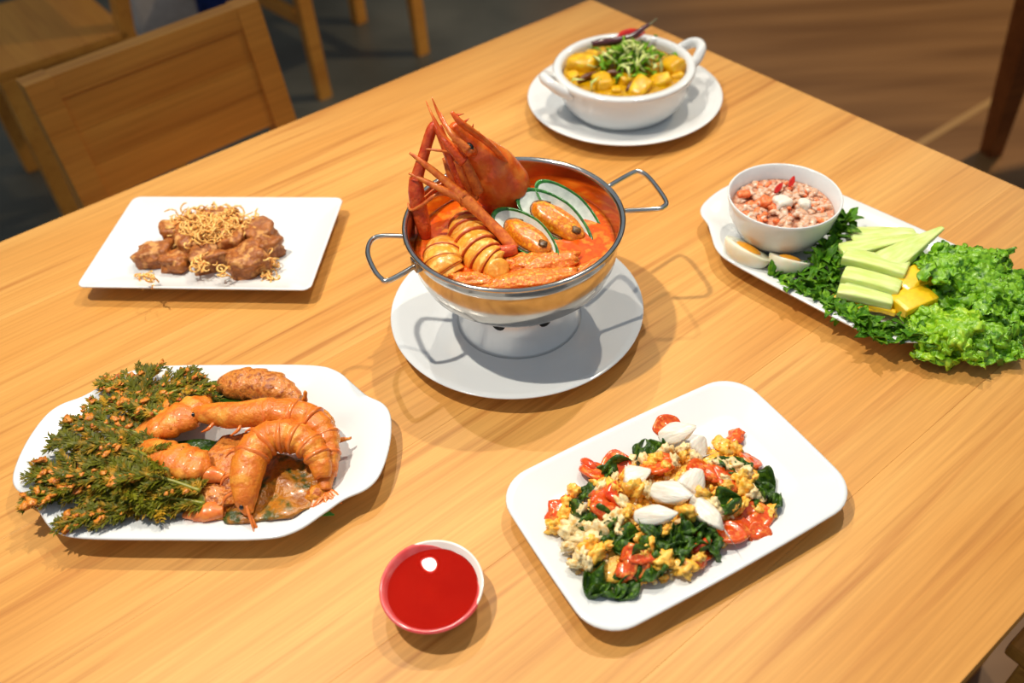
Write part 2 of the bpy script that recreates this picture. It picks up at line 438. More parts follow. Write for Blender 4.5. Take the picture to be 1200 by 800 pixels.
# ------------------------------------------------------------------ chairs
def chair(label, x, y, rz, wood_='chair_wood', Wd=40., Dp=42.):
    """local: back posts at y=0, seat towards +y, z from the floor"""
    t = thing('dining_chair', label, 'chair', (x, y, -75), rz, 'wooden dining chairs')
    h = Wd/2; pw = 4.2
    for s in (-1, 1):
        xa = s*(h-pw/2)
        P = [(xa, 2.5, 0), (xa, 4, 44), (xa, 1.6, 58), (xa, -1.2, 75)]
        V, F = [], []
        for (a, b_, c) in P:
            q = 1.5 if c < 10 else 2.0
            V += [(a-pw/2, b_-q, c), (a+pw/2, b_-q, c), (a+pw/2, b_+q-.4, c), (a-pw/2, b_+q-.4, c)]
        for i in range(3):
            for j in range(4):
                k = (j+1) % 4; F.append((i*4+j, i*4+k, i*4+4+k, i*4+4+j))
        F += [(3, 2, 1, 0), (12, 13, 14, 15)]
        obj('back_post', V, F, wood_, t, smooth=False)
        V, F = box(xa-2.1, xa+2.1, Dp-6, Dp-1.8, 0, 42, .3); obj('leg', V, F, wood_, t, smooth=False)
        V, F = box(xa-1.1, xa+1.1, 4, Dp-5, 22, 26, .2); obj('stretcher', V, F, wood_, t, smooth=False)
        V, F = box(xa-1.3, xa+1.3, 4, Dp-5, 36.5, 42, .2); obj('apron', V, F, wood_, t, smooth=False)
    V, F = box(-h+4, h-4, Dp-4, Dp-2, 36.5, 42, .2); obj('apron', V, F, wood_, t, smooth=False)
    V, F = box(-h+4, h-4, 2, 4, 36.5, 42, .2); obj('apron', V, F, wood_, t, smooth=False)
    V, F = box(-h, h, 3.5, Dp, 42, 44.4, .5); obj('seat', V, F, wood_, t, smooth=False)
    # back: top rail, panel of three boards
    def slab(z0, z1, y0, y1, th, name, x0=-h+pw, x1=h-pw):
        V = []
        for z, yy in ((z0, y0), (z1, y1)):
            V += [(x0, yy-th/2, z), (x1, yy-th/2, z), (x1, yy+th/2, z), (x0, yy+th/2, z)]
        F = [(0, 1, 5, 4), (1, 2, 6, 5), (2, 3, 7, 6), (3, 0, 4, 7), (3, 2, 1, 0), (4, 5, 6, 7)]
        return obj(name, V, F, wood_, t, smooth=False)
    yy = lambda z: 1.6+(z-58)/17*(-2.8) if z > 58 else 4-(z-44)/14*2.4
    slab(71.6, 75, yy(71.6), yy(75), 3.0, 'top_rail')
    zz = [54.5, 60.2, 65.9, 71.6]
    for a, b_ in zip(zz, zz[1:]):
        slab(a+.03, b_-.03, yy(a), yy(b_), 2.4, 'back_board')
    return t
R = math.radians
chair('wooden chair with a solid panel back facing the table beside the meat plate', -54.4, 138.2, R(39.6+180))
p = at(166, 26, -30)+Nn*20
chair('wooden chair turned sideways behind the panel-backed chair, its seat and apron showing', p.x, p.y, R(126), Dp=37.)
chair('wooden chair in the aisle behind the table with stretchers between its legs', (-51.6-19.4)/2-1, (255.3+282)/2-2, R(39.7), Wd=43)
c = at(1181, 755, -31)
q = c + U*20 - Nn*42
chair('wooden chair pushed under the table edge beyond the stir-fry plate', q.x, q.y, YAW)

# neighbouring table
t = thing('side_table', 'dark wooden table with slanted legs standing past the floor strip', 'table', (131, 201, -75), .25)
V, F = box(-6, 100, -76, 6, 71.5, 75, .3); obj('tabletop', V, F, 'dark_wood', t, smooth=False)
for sx, sy, lx, ly in ((0, 0, -7, 2), (95, 0, 7, 2), (0, -70, -7, -2), (95, -70, 7, -2)):
    P = [(sx, sy-0, 0, 2.0), (sx+lx*.1-5*(1 if sx == 0 else -1), sy, 71.5, 4.0)]
    V, F = [], []
    for a, b_, c, r in P: V += [(a-r, b_-r, c), (a+r, b_-r, c), (a+r, b_+r, c), (a-r, b_+r, c)]
    F = [(0, 1, 5, 4), (1, 2, 6, 5), (2, 3, 7, 6), (3, 0, 4, 7), (3, 2, 1, 0), (4, 5, 6, 7)]
    obj('leg', V, F, 'dark_wood', t, smooth=False)

# made-up bags standing in for unclear grey and blue shapes behind the chairs
def bag(label, px, py, w, d, h, mat, seed, rz):
    p = at(px, py, -75)
    V, F = chunk(w/2, d/2, h/2, seed, .1, 1.2, 4, .75, .02)
    V = [(v[0], v[1], v[2]+h/2*.86) for v in V]
    t = thing('bag_standin', label, 'bag', (p.x, p.y, -75), rz)
    obj('body', V, F, mat, t)
    for s in (-1, 1):
        V, F = sweep([(-w*.2, s*d*.2, h*.8, .8), (-w*.15, s*d*.24, h*1.1, .8), (w*.15, s*d*.24, h*1.1, .8), (w*.2, s*d*.2, h*.8, .8)], 6, 8)
        obj('handle', V, F, mat, t)
bag('soft grey bag-shaped stand-in on the floor behind the chairs', 205, 62, 26, 18, 34, 'grey_cloth', 3, .6)
bag('dark blue bag-shaped stand-in on the floor behind the panel-backed chair', 266, 24, 24, 18, 30, 'blue_cloth', 5, .7)

# ------------------------------------------------------------------ tableware
def plate_round(name, label, x, y, r, h, cat='plate', group=None):
    V, F = lathe([(0, .25), (r*.58, .25), (r*.60, 0), (r*.64, 0), (r*.66, .25), (r*.97, h-.35), (r-.05, h-.12), (r, h-.02), (r-.1, h+.05), (r*.93, h-.12), (r*.70, .78), (r*.64, .62), (r*.55, .55), (0, .55)], 96)
    return tag(obj(name, V, F, 'porcelain', None, (x, y, 0)), label, cat, group)

# hot pot
PX, PY = .9, 67.2
plate_round('round_plate', 'round white plate under the steel hot pot', PX-.2, PY, 12.65, 1.9)
pot = thing('hot_pot', 'polished steel hot pot bowl with wire handles on a round stand', 'pot', (PX, PY, .55))
BR = 10.15; ZR = 12.0     # rim radius, rim height above the plate well
V, F = lathe([(0, 4.3), (4.6, 4.35), (6.2, 4.75), (7.8, 5.6), (9.0, 6.9), (9.55, 8.3), (9.8, 10.4), (9.95, ZR-.35), (10.1, ZR-.3), (10.28, ZR-.12), (10.28, ZR+.08), (10.1, ZR+.18), (9.85, ZR+.1), (9.72, ZR-.2), (9.6, 10.4), (9.35, 8.4), (8.8, 7.1), (7.6, 5.9), (6, 5.1), (4.5, 4.6), (0, 4.6)], 128)
obj('bowl', V, F, 'steel', pot)
V, F = lathe([(5.3, 4.9), (5.55, 4.6), (5.75, 2.2), (6.1, .35), (6.3, .0), (6.1, 0), (5.9, .4), (5.5, 2.2), (5.3, 4.5)], 96)
stand = obj('stand', V, F, 'aluminium', pot)
for k in range(8):
    a = R(-111+k*45)
    V, F = tube([(5.0, 0, 0), (5.78, 0, 0)], .62, 14)
    V = xf(V, (0, 0, 3.75), Matrix.Rotation(a, 3, 'Z')); obj('vent_hole', V, F, 'black', stand)
zh = 11.6
for pts in ([(480, 277), (447, 276.5), (435, 282), (431, 296), (437, 313), (446, 325.5), (457, 328), (494, 307)],
            [(712, 219), (741, 202.5), (751, 201.5), (763, 211), (780, 235), (777, 242.5), (768, 245), (730, 247)]):
    Q = [at(a, b, zh)-Vector((PX, PY, .55)) for a, b in pts]
    V, F = sweep([(*v, .24) for v in Q], 6, 10); hd = obj('handle', V, F, 'steel', pot)
    for e in (Q[0], Q[-1]):
        d = Vector((e.x, e.y, 0)).normalized(); c = d*9.95
        V, F = box(-.25, .35, -.55, .55, -.6, .6, .1); V = xf(V, (c.x, c.y, zh-.55), Matrix.Rotation(math.atan2(d.y, d.x), 3, 'Z'))
        obj('bracket', V, F, 'steel_dark', hd)
# soup with gentle ripples
ZS = 9.3
def liquid(name, label, cat, mat, x, y, z, r, amp=.06, seed=1, depth=2.0, rb=None):
    V, F, rings = [], [], []; n = 72
    rings.append((0,)); V.append((0, 0, 0))
    for k in range(1, 25):
        rr = r*k/24; rings.append(tuple(range(len(V), len(V)+n)))
        for j in range(n):
            a = 2*math.pi*j/n; p = Vector((rr*math.cos(a), rr*math.sin(a), 0))
            V.append((p.x, p.y, amp*noise.noise(p*.55+Vector((seed, 0, 0)))*(1-(k/24)**6)))
    rb = rb or r*.85
    rings.append(tuple(range(len(V), len(V)+n))); V += [(rb*math.cos(2*math.pi*j/n), rb*math.sin(2*math.pi*j/n), -depth) for j in range(n)]
    rings.append((len(V),)); V.append((0, 0, -depth))
    F = [f[::-1] for f in stitch(rings, n)]
    return tag(obj(name, V, F, mat, None, (x, y, z)), label, cat)
liquid('tom_yum_soup', 'orange red soup filling the steel hot pot', 'soup', 'soup', PX, PY, ZS+.55, 9.42, .22, 2, 2.5, 8.7)
SB = ZS+.55

# giant prawn in the pot
pr = thing('giant_prawn', 'big orange red prawn with its head standing upright in the hot pot', 'prawn', at(588, 236, SB))
O = at(588, 236, SB)
ax = [at(594, 250, SB-1.2)-O, at(590, 222, SB+1.8)-O, at(572, 196, SB+4.6)-O, at(553, 175, SB+7.1)-O, at(540, 159, SB+9.0)-O, at(531, 146, SB+10.4)-O]
rad = [2.0, 2.7, 2.45, 1.65, .95, .4]
camdir = (Vector((0, 0, CAM_H))-O).normalized()
Q = catmull([(*a, r) for a, r in zip(ax, rad)], 8)
V, F = tube([q[:3] for q in Q], [q[3]*(1+.025*math.sin(i*.9)) for i, q in enumerate(Q)], 28, flat=.82, up=camdir)
V = [v*(1) + v.normalized()*(.12*noise.noise(v*.9)) for v in V]
obj('carapace', V, F, 'prawn_red', pr)
# dorsal ridge and rostrum
rz_ = [(at(a, b, SB+z)-O) for a, b, z in ((603, 203, 4.0), (588, 184, 6.2), (572, 168, 8.2), (555, 155, 9.9), (539, 143, 11.3), (529, 131, 12.2))]
V, F = sweep([(*v, r) for v, r in zip(rz_, (.12, .24, .3, .32, .3, .16))], 5, 10, flat=.9, up=camdir); obj('rostrum', V, F, 'prawn_red', pr)
for i in range(7):
    v = rz_[1].lerp(rz_[5], i/6.5); d = (at(560, 130, SB+12)-O-v).normalized()
    V, F = tube([v, v+d*.75], [.16, .02], 6); obj('spine', V, F, 'prawn_red_dark', pr)
for a, b, z in ((549, 173, 9.0),):
    c = at(a, b, SB+z)-O
    V, F = chunk(.5, .5, .45, 1, .05, 1, 3, 0); V = xf(V, c); obj('eye', V, F, 'eye_black', pr)
    V, F = tube([c, c+(at(560, 182, SB+7)-O-c)*.6], [.3, .38], 10); obj('eye_stalk', V, F, 'prawn_red', pr)
for pl, r, mt in (([(552, 180, 8.6), (530, 158, 10.2), (515, 135, 11.4), (506, 114, 12.8)], .42, 'prawn_red'), ([(546, 182, 8), (524, 165, 9.4), (509, 140, 11), (499, 118, 12.2)], .38, 'prawn_red'),
                  ([(548, 176, 9), (532, 160, 10.2), (524, 148, 10.8), (516, 131, 11.6)], .45, 'prawn_leg'), ([(544, 190, 7.6), (527, 172, 9), (514, 154, 10), (507, 140, 10.5)], .5, 'prawn_red_dark')):
    n_ = len(pl); V, F = sweep([(*(at(a, b, SB+z)-O), r*(1-.9*i/(n_-1))) for i, (a, b, z) in enumerate(pl)], 6, 8); obj('antenna', V, F, mt, pr)
for pl, rr, mt in (([(548, 236, 3), (536, 205, 5.5), (524, 175, 8), (513, 148, 10)], [.55, .5, .5, .42], 'prawn_red_dark'),
               ([(556, 232, 3), (545, 210, 5.5), (535, 188, 7.6)], [.5, .45, .3], 'prawn_leg'), ([(545, 240, 2.5), (530, 210, 5), (521, 185, 7)], [.45, .4, .25], 'prawn_leg'),
               ([(560, 225, 4), (552, 205, 6), (543, 185, 7.8)], [.55, .5, .4], 'prawn_leg'),
               ([(530, 228, 4.2), (512, 228, 4.4), (495, 240, 3.6), (482, 246, 3.0), (478, 238, 3.2)], [.2, .2, .18, .14, .1], 'prawn_leg'),
               ([(527, 178, 8), (512, 176, 8.2), (495, 174, 8.2)], [.14, .12, .1], 'prawn_leg')):
    V, F = sweep([(*(at(a, b, SB+z)-O), r) for (a, b, z), r in zip(pl, rr)], 6, 8); obj('leg', V, F, mt, pr)
# long red claw arm
V, F = sweep([(*(at(a, b, SB+z)-O), r) for a, b, z, r in ((512, 146, 10, .42), (506, 152, 9.6, .5), (497, 180, 7.6, .52), (490, 203, 6, .58), (488, 212, 5.4, .62))], 6, 12); obj('claw_arm', V, F, 'prawn_red_dark', pr)
V, F = sweep([(*(at(a, b, SB+z)-O), r) for a, b, z, r in ((487, 208, 5.6, .6), (488, 225, 4.3, .78), (492, 248, 2.4, .78), (497, 268, .8, .7), (499, 280, -.2, .5))], 6, 12); obj('claw_arm', V, F, 'prawn_red_dark', pr)
# second claw with two open fingers
ca = thing('prawn_claw', 'thin orange prawn claw with two open fingers bent over the soup', 'prawn claw', at(603, 292, SB)); O2 = at(603, 292, SB)
for nm, pl, mt in (('arm', ((602, 293, .6, .6), (588, 275, 1.6, .55), (568, 255, 2.8, .5), (548, 236, 4, .62), (540, 228, 4.5, .6)), 'prawn_leg'),
               ('arm', ((604, 292, .7, .55), (590, 295, .8, .62), (570, 294, .9, .62), (553, 292, .9, .6)), 'prawn_red_dark'),
               ('finger', ((544, 232, 4.3, .55), (522, 212, 5.6, .38), (500, 194, 6.9, .3), (480, 179, 7.9, .12)), 'prawn_leg'),
               ('finger', ((542, 233, 4.2, .5), (522, 224, 4.9, .36), (500, 213, 5.6, .27), (479, 203, 6.2, .1)), 'prawn_leg'),
               ('bristle', ((520, 213, 5.5, .15), (508, 222, 5.1, .1), (497, 231, 4.8, .06)), 'prawn_leg')):
    V, F = sweep([(*(at(a, b, SB+z)-O2), r) for a, b, z, r in pl], 6, 10); obj(nm, V, F, mt, ca)

# prawn tails with ringed flesh
def tail(label, pts, r, nseg):
    O = at(*pts[0][:2], SB); t = thing('prawn_tail', label, 'prawn', O)
    P = [(*(at(a, b, SB+z)-O), r*k) for a, b, z, k in pts]
    Q = catmull(P, 12); n = len(Q); per = n/nseg
    Rr = [q[3]*(.86+.2*math.sqrt(((i/per) % 1))) for i, q in enumerate(Q)]
    V, F = tube([q[:3] for q in Q], Rr, 20, flat=.85, up=camdir); obj('flesh', V, F, 'prawn_flesh', t)
    for k in range(1, nseg):
        i = int(k*per); 
        if i >= n-1: break
        V, F = tube([Vector(Q[i][:3])+(Vector(Q[i+1][:3])-Vector(Q[i][:3]))*e for e in (-.35, 0, .45)], [Q[i][3]*.98, Q[i][3]*1.065, Q[i][3]*.98], 20, flat=.85, up=camdir)
        obj('shell_band', V, F, 'prawn_band', t)
    return t
tail('ringed prawn tail meat curled under the thin prawn claw', [(548, 258, 0, .75), (549, 272, .3, 1), (557, 290, .4, 1.02), (570, 305, .2, .92), (581, 313, 0, .8)], 2.0, 7)
tail('ringed prawn tail meat against the pot wall by the red claw arm', [(520, 287, 0, .75), (519, 297, .4, 1), (520, 311, .2, 1), (528, 324, -.5, .85)], 1.75, 5)
O = at(585, 313, SB)
V, F = lathe([(0, -.5), (1.0, -.45), (1.15, 0), (1.0, .4), (.6, .45), (0, .38)], 24)
t = tag(obj('prawn_slice', V, F, 'prawn_flesh', None, at(583, 316, SB+.3)), 'round slice of prawn meat at the end of the ringed tail', 'prawn')
t.rotation_euler = (R(48), R(25), 0)

# mussels
def mussel(label, a, b, za, zb, wid, tilt, meat=True, depth=.9):
    A, B = at(*a, SB+za), at(*b, SB+zb); L = (B-A).length
    nrm = (camdir*.75+Vector((0, 0, .6))+Vector(tilt)).normalized()
    t = thing('green_mussel', label, 'mussel', A, rot=frame(B-A, nrm), group='green mussels in the hot pot')
    ss = [0, .2, .4, .6, .75, .87, .935, .985, 1.0]; n, mr = 40, 8; V, fm = [], []; rings = []
    def pt(th, s, dz):
        x = math.cos(th); y = math.sin(th); w = wid*(.62+.38*(-x)) if x > 0 else wid*(1-.1*x*x)
        w = wid*(1.0-.34*max(0, x)**1.3)
        return (L/2*(1+x*s), w*.5*y*s, -depth*(1-s**2.2)+dz)
    rings.append((0,)); V.append(pt(0, 0, 0))
    for k in range(1, mr+1):
        rings.append(tuple(range(len(V), len(V)+n))); V += [pt(2*math.pi*j/n, ss[k], 0) for j in range(n)]
    rings.append(tuple(range(len(V), len(V)+n))); V += [pt(2*math.pi*j/n, 1.045, -.05) for j in range(n)]
    for k in range(mr, 0, -1):
        rings.append(tuple(range(len(V), len(V)+n))); V += [pt(2*math.pi*j/n, ss[k]*1.035, -.3) for j in range(n)]
    rings.append((len(V),)); V.append(pt(0, 0, -.3))
    F = [f[::-1] for f in stitch(rings, n)]
    fm = []
    for k in range(len(rings)-1): fm += [0 if k < mr-2 else (1 if k <= mr+1 else 2)]*n
    obj('shell', V, F, ['shell_pearl', 'shell_green', 'shell_dark'], t, fm=fm)
    if meat:
        V, F = chunk(L*.37, wid*.34, .75, 4, .16, 1.6, 4, .1, .05); V = xf(V, (L*.56, -wid*.03, -.15)); me_ = obj('meat', V, F, 'mussel_meat', t)
        V, F = tube([(L*.56+L*.36*math.cos(x), -wid*.03+wid*.36*math.sin(x), -.18+.06*math.sin(5*x)) for x in np.linspace(2.2, 5.2, 18)], .16, 8); obj('lip', V, F, 'mussel_lip', t)
        V, F = chunk(.5, .38, .2, 6, .3, 2, 3, .1); V = xf(V, (L*.8, 0, .42)); obj('gut', V, F, 'mussel_lip', t)
mussel('green mussel lying open beside the prawn claw elbow', (580, 248), (652, 299), 1.7, .8, 3.5, (-.05, 0, .1))
mussel('large green mussel behind the open one, half sunk in soup', (609, 226), (692, 284), 2.2, -.2, 3.9, (.05, 0, 0))
mussel('empty pale mussel shell leaning behind the two meaty mussels', (630, 214), (704, 272), 2.6, -.4, 3.2, (.15, .15, -.1), meat=False)
# mushroom slabs along the near wall
for lab, px, py, sz, seed, rz, z in (('longest orange mushroom slab along the pot wall', 620, 328, (4.8, 1.1, .7), 3, .12, .1), ('ragged orange mushroom piece floating in front of the mussels', 640, 308, (3.4, 1.3, .8), 8, .1, .1),
                                ('small orange mushroom piece beside the mussel tips in the pot', 688, 314, (2.2, .6, .45), 9, .62, .0), ('soup-coated mushroom lump below the open mussel', 604, 305, (1.5, 1.0, .6), 12, .3, 0), ('orange mushroom end beside the ringed tail at the wall', 553, 329, (2.2, .8, .7), 14, -.25, .1)):
    V, F = chunk(*sz, seed, .35, 1.8, 4, .3, .12)
    o = tag(obj('oyster_mushroom', V, F, 'mushroom', None, at(px, py, SB+z)), lab, 'mushroom', 'mushroom pieces in the hot pot'); o.rotation_euler = (0, 0, rz)

# ------------------------------------------------------------------ curry bowl
SX, SY = 17.15, 107.9
plate_round('saucer', 'round white saucer under the curry bowl', SX, SY, 12.85, 1.9)
CX, CY, CH = SX-.3, SY-.7, 5.8
cb = thing('curry_bowl', 'white curry bowl with two looped ear handles', 'bowl', (CX, CY, .55))
CR = 9.1
V, F = lathe([(0, .3), (5.8, .3), (6, 0), (6.6, 0), (6.9, .3), (8.0, 1.6), (8.55, 3.4), (8.7, CH-1.1), (CR, CH-.7), (CR+.1, CH-.25), (CR-.15, CH), (CR-1.0, CH-.05), (8.0, CH-.7), (7.7, 3.4), (7, 1.6), (6, .9), (0, .8)], 96)
obj('body', V, F, 'porcelain', cb)
for ang in (R(197), R(18)):
    d = Vector((math.cos(ang), math.sin(ang), 0)); s = Vector((-d.y, d.x, 0))
    pl = [d*8.1+s*2.3+Vector((0, 0, CH-1.5)), d*9.4+s*2.0+Vector((0, 0, CH-.7)), d*10.5+s*1.2+Vector((0, 0, CH+.15)), d*10.9+Vector((0, 0, CH+.4)), d*10.5-s*1.2+Vector((0, 0, CH+.15)), d*9.4-s*2.0+Vector((0, 0, CH-.7)), d*8.1-s*2.3+Vector((0, 0, CH-1.5))]
    V, F = sweep([(*v, .68) for v in pl], 6, 12); obj('handle', V, F, 'porcelain', cb)
ZC = CH-.45+.55-.9+.25
liquid('yellow_curry', 'yellow curry filling the white bowl with ear handles', 'curry', 'curry', CX, CY, ZC, 7.85, .15, 7, 2.2, 7.0)
rng = random.Random(11)
for k, (px, py, s, z) in enumerate(((682, 76, 2.7, .2), (706, 97, 2.2, .1), (672, 90, 1.3, 0), (750, 104, 2.3, .0), (788, 78, 2.3, .2), (774, 96, 1.8, .0), (735, 94, 1.5, .1), (766, 80, 1.7, .2), (793, 90, 1.1, 0), (694, 66, 1.5, .2), (722, 106, 1.1, -.1))):
    V, F = chunk(s*.85, s*.62, s*.5, k+20, .2, 1.2, 3, .75, .03)
    o = tag(obj('pumpkin_chunk', V, F, 'pumpkin', None, at(px, py, ZC+z)), 'yellow pumpkin chunk sitting in the curry bowl', 'pumpkin', 'pumpkin chunks in the curry'); o.rotation_euler = (rng.uniform(-.4, .4), rng.uniform(-.4, .4), rng.uniform(0, 3))
for k, (px, py, rz) in enumerate(((690, 92, .5), (722, 88, -.3), (744, 100, .8))):
    V, F = sweep([(-1.6, 0, 0, .25), (-.5, .25, .2, .4), (.8, .2, .2, .4), (1.6, -.2, 0, .2)], 6, 10)
    o = tag(obj('eggplant_strip', V, F, 'eggplant', None, at(px, py, ZC+.2)), 'dark brown vegetable strip between the pumpkin chunks', 'vegetable', 'dark vegetable strips in the curry'); o.rotation_euler = (0, 0, rz)
# herb garnish
g = at(738, 78, ZC)
hb = thing('herb_garnish', 'heap of shredded green and pale herbs topping the curry', 'herbs', g)
for mt, cnt, nm, zb in (('herb_green', 190, 'green_shreds', 0), ('herb_pale', 60, 'pale_shreds', .5)):
    V, F = [], []
    for k in range(cnt):
        a = rng.uniform(0, 6.28); rr = abs(rng.gauss(0, 2.2)); c = Vector((rr*math.cos(a)*1.25, rr*math.sin(a)*1.25 + (-.6 if mt == 'herb_pale' else .5), max(.1, 2.9-rr*.6)*rng.uniform(.35, 1)+zb))
        d = Vector((rng.uniform(-1, 1), rng.uniform(-1, 1), rng.uniform(-.5, .9))).normalized()*rng.uniform(.6, 1.4); b_ = Vector((rng.uniform(-.6, .6), rng.uniform(-.6, .6), rng.uniform(0, .6)))
        tube([c-d, c+b_, c+d], [.1, .34, .08], 5, flat=.3, V=V, F=F)
    obj(nm, V, F, mt, hb)['kind'] = 'stuff'
P = [(694, 52, 5.6, .38), (705, 50, 5.6, .5), (722, 48, 5.7, .5), (742, 42, 6.0, .42), (757, 31, 6.6, .3), (762, 29, 6.8, .22)]
O = at(725, 48, 5.6+2)
t = thing('dried_chili', 'dark dried chili laid across the herb garnish', 'chili', O)
V, F = sweep([(*(at(a, b, z+2)-O), r) for a, b, z, r in P], 6, 12); V = [v+Vector((.1*noise.noise(v*2), .1*noise.noise(v*2+Vector((3, 0, 0))), 0)) for v in V]
obj('pod', V, F, 'chili_dark', t)
V, F = sweep([(*(at(a, b, z+2)-O), r) for a, b, z, r in ((760, 30, 6.7, .2), (766, 25, 7.2, .15), (770, 22, 7.5, .18))], 5, 8); obj('stem', V, F, 'chili_stem', t)
V, F = leaf(4.2, 1.6, 3, curl=.2, wrinkle=.03)
o = tag(obj('red_chili_slice', V, F, 'chili_red', None, at(722, 44, 7.2), solid=.3), 'bright red chili slice behind the dried chili', 'chili'); o.rotation_euler = (R(35), 0, R(15))

# ------------------------------------------------------------------ sauce dish
DX, DY = at(506, 685, 2.4)[:2]
ds = thing('sauce_dish', 'small round dish of red dipping sauce', 'dish', (DX, DY, 0))
V, F = lathe([(0, .2), (1.9, .2), (2.0, 0), (2.3, 0), (2.4, .2), (3.3, 1.1), (3.85, 2.2), (3.92, 2.42), (3.85, 2.5), (3.72, 2.44), (3.2, 1.4), (2.2, .55), (0, .45)], 64)
obj('body', V, F, 'dish_white', ds)
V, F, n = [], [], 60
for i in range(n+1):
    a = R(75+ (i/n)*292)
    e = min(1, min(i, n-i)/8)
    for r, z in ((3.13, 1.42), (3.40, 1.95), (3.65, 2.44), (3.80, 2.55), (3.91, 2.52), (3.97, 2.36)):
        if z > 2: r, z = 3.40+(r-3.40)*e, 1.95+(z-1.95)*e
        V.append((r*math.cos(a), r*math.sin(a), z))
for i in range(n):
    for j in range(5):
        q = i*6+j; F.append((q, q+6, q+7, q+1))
obj('painted_rim_reflection', V, F, 'painted_rim_reflection', ds)  # added layer carrying the painted red reflection over wall and lip
liquid('dipping_sauce', 'glossy red dipping sauce in the small dish', 'sauce', 'sauce', DX, DY, 1.95, 3.5, 0, 3, .7, 2.8)

# ------------------------------------------------------------------ rectangular meat plate
def rrect(hx, hy, p, n=96, bulge=0):
    out = []
    for j in range(n):
        a = 2*math.pi*j/n; c, s = math.cos(a), math.sin(a)
        x = math.copysign(abs(c)**(2/p), c); y = math.copysign(abs(s)**(2/p), s)
        out.append((hx*x, hy*y))
    return out
def rounded(hx, hy, r, bulge=0., n=8):
    out = []
    for sx, sy, a0 in ((1, 1, 0), (-1, 1, 90), (-1, -1, 180), (1, -1, 270)):
        for j in range(n+1):
            a = R(a0+90*j/n); out.append((sx*(hx-r)+r*math.cos(a), sy*(hy-r)+r*math.sin(a)))
    # resample along the straight edges and bulge them
    res = []
    k = len(out)
    for i in range(k):
        a, b = out[i], out[(i+1) % k]; L = math.dist(a, b); m_ = max(1, int(L/1.2))
        for j in range(m_): res.append((a[0]+(b[0]-a[0])*j/m_, a[1]+(b[1]-a[1])*j/m_))
    if bulge:
        res = [(x*(1+bulge*(1-(y/hy)**2)*hy/hx*1.0), y*(1+bulge*(1-(x/hx)**2)*hx/hy)) for x, y in res]
    return res
V, F = platter(rounded(12.8, 8.25, .9), [(None, .3), (5.2, .3), (4.7, 0), (4.3, 0), (4.0, .3), (.3, 1.65), (0, 1.95), (.06, 2.05), (.25, 2.03), (.55, 1.85), (2.6, 1.15), (3.4, 1.0), (4.5, .97), (None, .97)])
o = tag(obj('rectangular_plate', V, F, 'porcelain', None, (-32.2, 81.4, 0)), 'rectangular white plate with sharp corners holding fried meat', 'plate'); o.rotation_euler = (0, 0, R(-7.2))
rng = random.Random(4)
for k, (px, py, sx, sy, sz, rz, z, lab) in enumerate(((180, 297, 2.4, 1.7, 1.2, .1, 1.0, 'brown fried meat piece sticking out farthest from the shallot topping'), (205, 306, 1.6, 1.4, 1.1, -.3, 1.0, 'small fried meat piece joined to the piece sticking out farthest'), (212, 268, 2.5, 1.9, 1.6, .2, 1.2, 'dark fried meat piece tucked behind the sticking-out pair'),
     (254, 262, 2.8, 2.0, 1.9, -.1, 1.3, 'fried meat piece under the shallot topping'), (299, 274, 2.6, 2.0, 1.7, -.5, 1.2, 'large smooth fried meat piece behind the crusty piece'), (246, 300, 2.5, 1.7, 1.5, .2, 1.1, 'pale fried meat piece with shallot shreds at its foot'), (290, 304, 2.5, 2.0, 1.7, .3, 1.1, 'dark brown crusty fried meat piece, biggest of the heap'),
     (312, 288, 1.7, 1.7, 1.5, .8, 1.1, 'fried meat piece squeezed beside the biggest crusty piece'), (226, 284, 1.9, 1.5, 1.6, .5, 1.2, 'fried meat piece in the hollow of the heap'), (272, 285, 1.8, 1.6, 1.9, .1, 1.2, 'fried meat piece in the centre of the heap'))):
    V, F = chunk(sx, sy, sz, k+40, .34, 1.5, 4, .8, .08)
    p = at(px, py, z+sz*.8)
    o = tag(obj('fried_meat', V, F, 'fried_meat', None, (p.x, p.y, .97+sz*.72)), lab, 'meat', 'fried meat pieces'); o.rotation_euler = (rng.uniform(-.15, .15), rng.uniform(-.15, .15), rz)
# crispy shallot rings and shreds
V, F = [], []
for k in range(420):
    if k < 360:
        px, py = 252+max(-52, min(52, rng.gauss(0, 24))), 264+max(-20, min(24, rng.gauss(0, 10))); z = 3.9 - ((px-252)/60)**2*1.6 - max(0, (py-268)/30)*1.0 + rng.uniform(-.2, .5)
    else:
        px, py = rng.choice(((314, 322), (170, 326), (236, 308), (255, 318), (306, 296), (318, 306))); px += rng.gauss(0, 5); py += rng.gauss(0, 4); z = 1.3 if py > 305 and (px > 305 or px < 175) else 2.9
    c = at(px, py, z); rot = rrot(rng, .9); r = rng.uniform(.28, .62); a0 = rng.uniform(0, 6); a1 = a0+rng.uniform(2.5, 6.0)
    if rng.random() < .3: pts = [Vector((x, .2*math.sin(x*3), .1*math.cos(x*2))) for x in np.linspace(-.9, .9, 5)]
    else: pts = [Vector((r*math.cos(x), r*1.2*math.sin(x), .1*math.sin(2*x))) for x in np.linspace(a0, a1, 9)]
    tube([c+rot@p for p in pts], rng.uniform(.07, .13), 5, flat=.7, V=V, F=F)
b0 = Vector((-32.2, 81.4, 0))
tag(obj('crispy_shallots', [v-b0 for v in V], F, 'crispy', None, b0), 'golden crispy shallot rings scattered over the fried meat', 'shallots', kind='stuff')

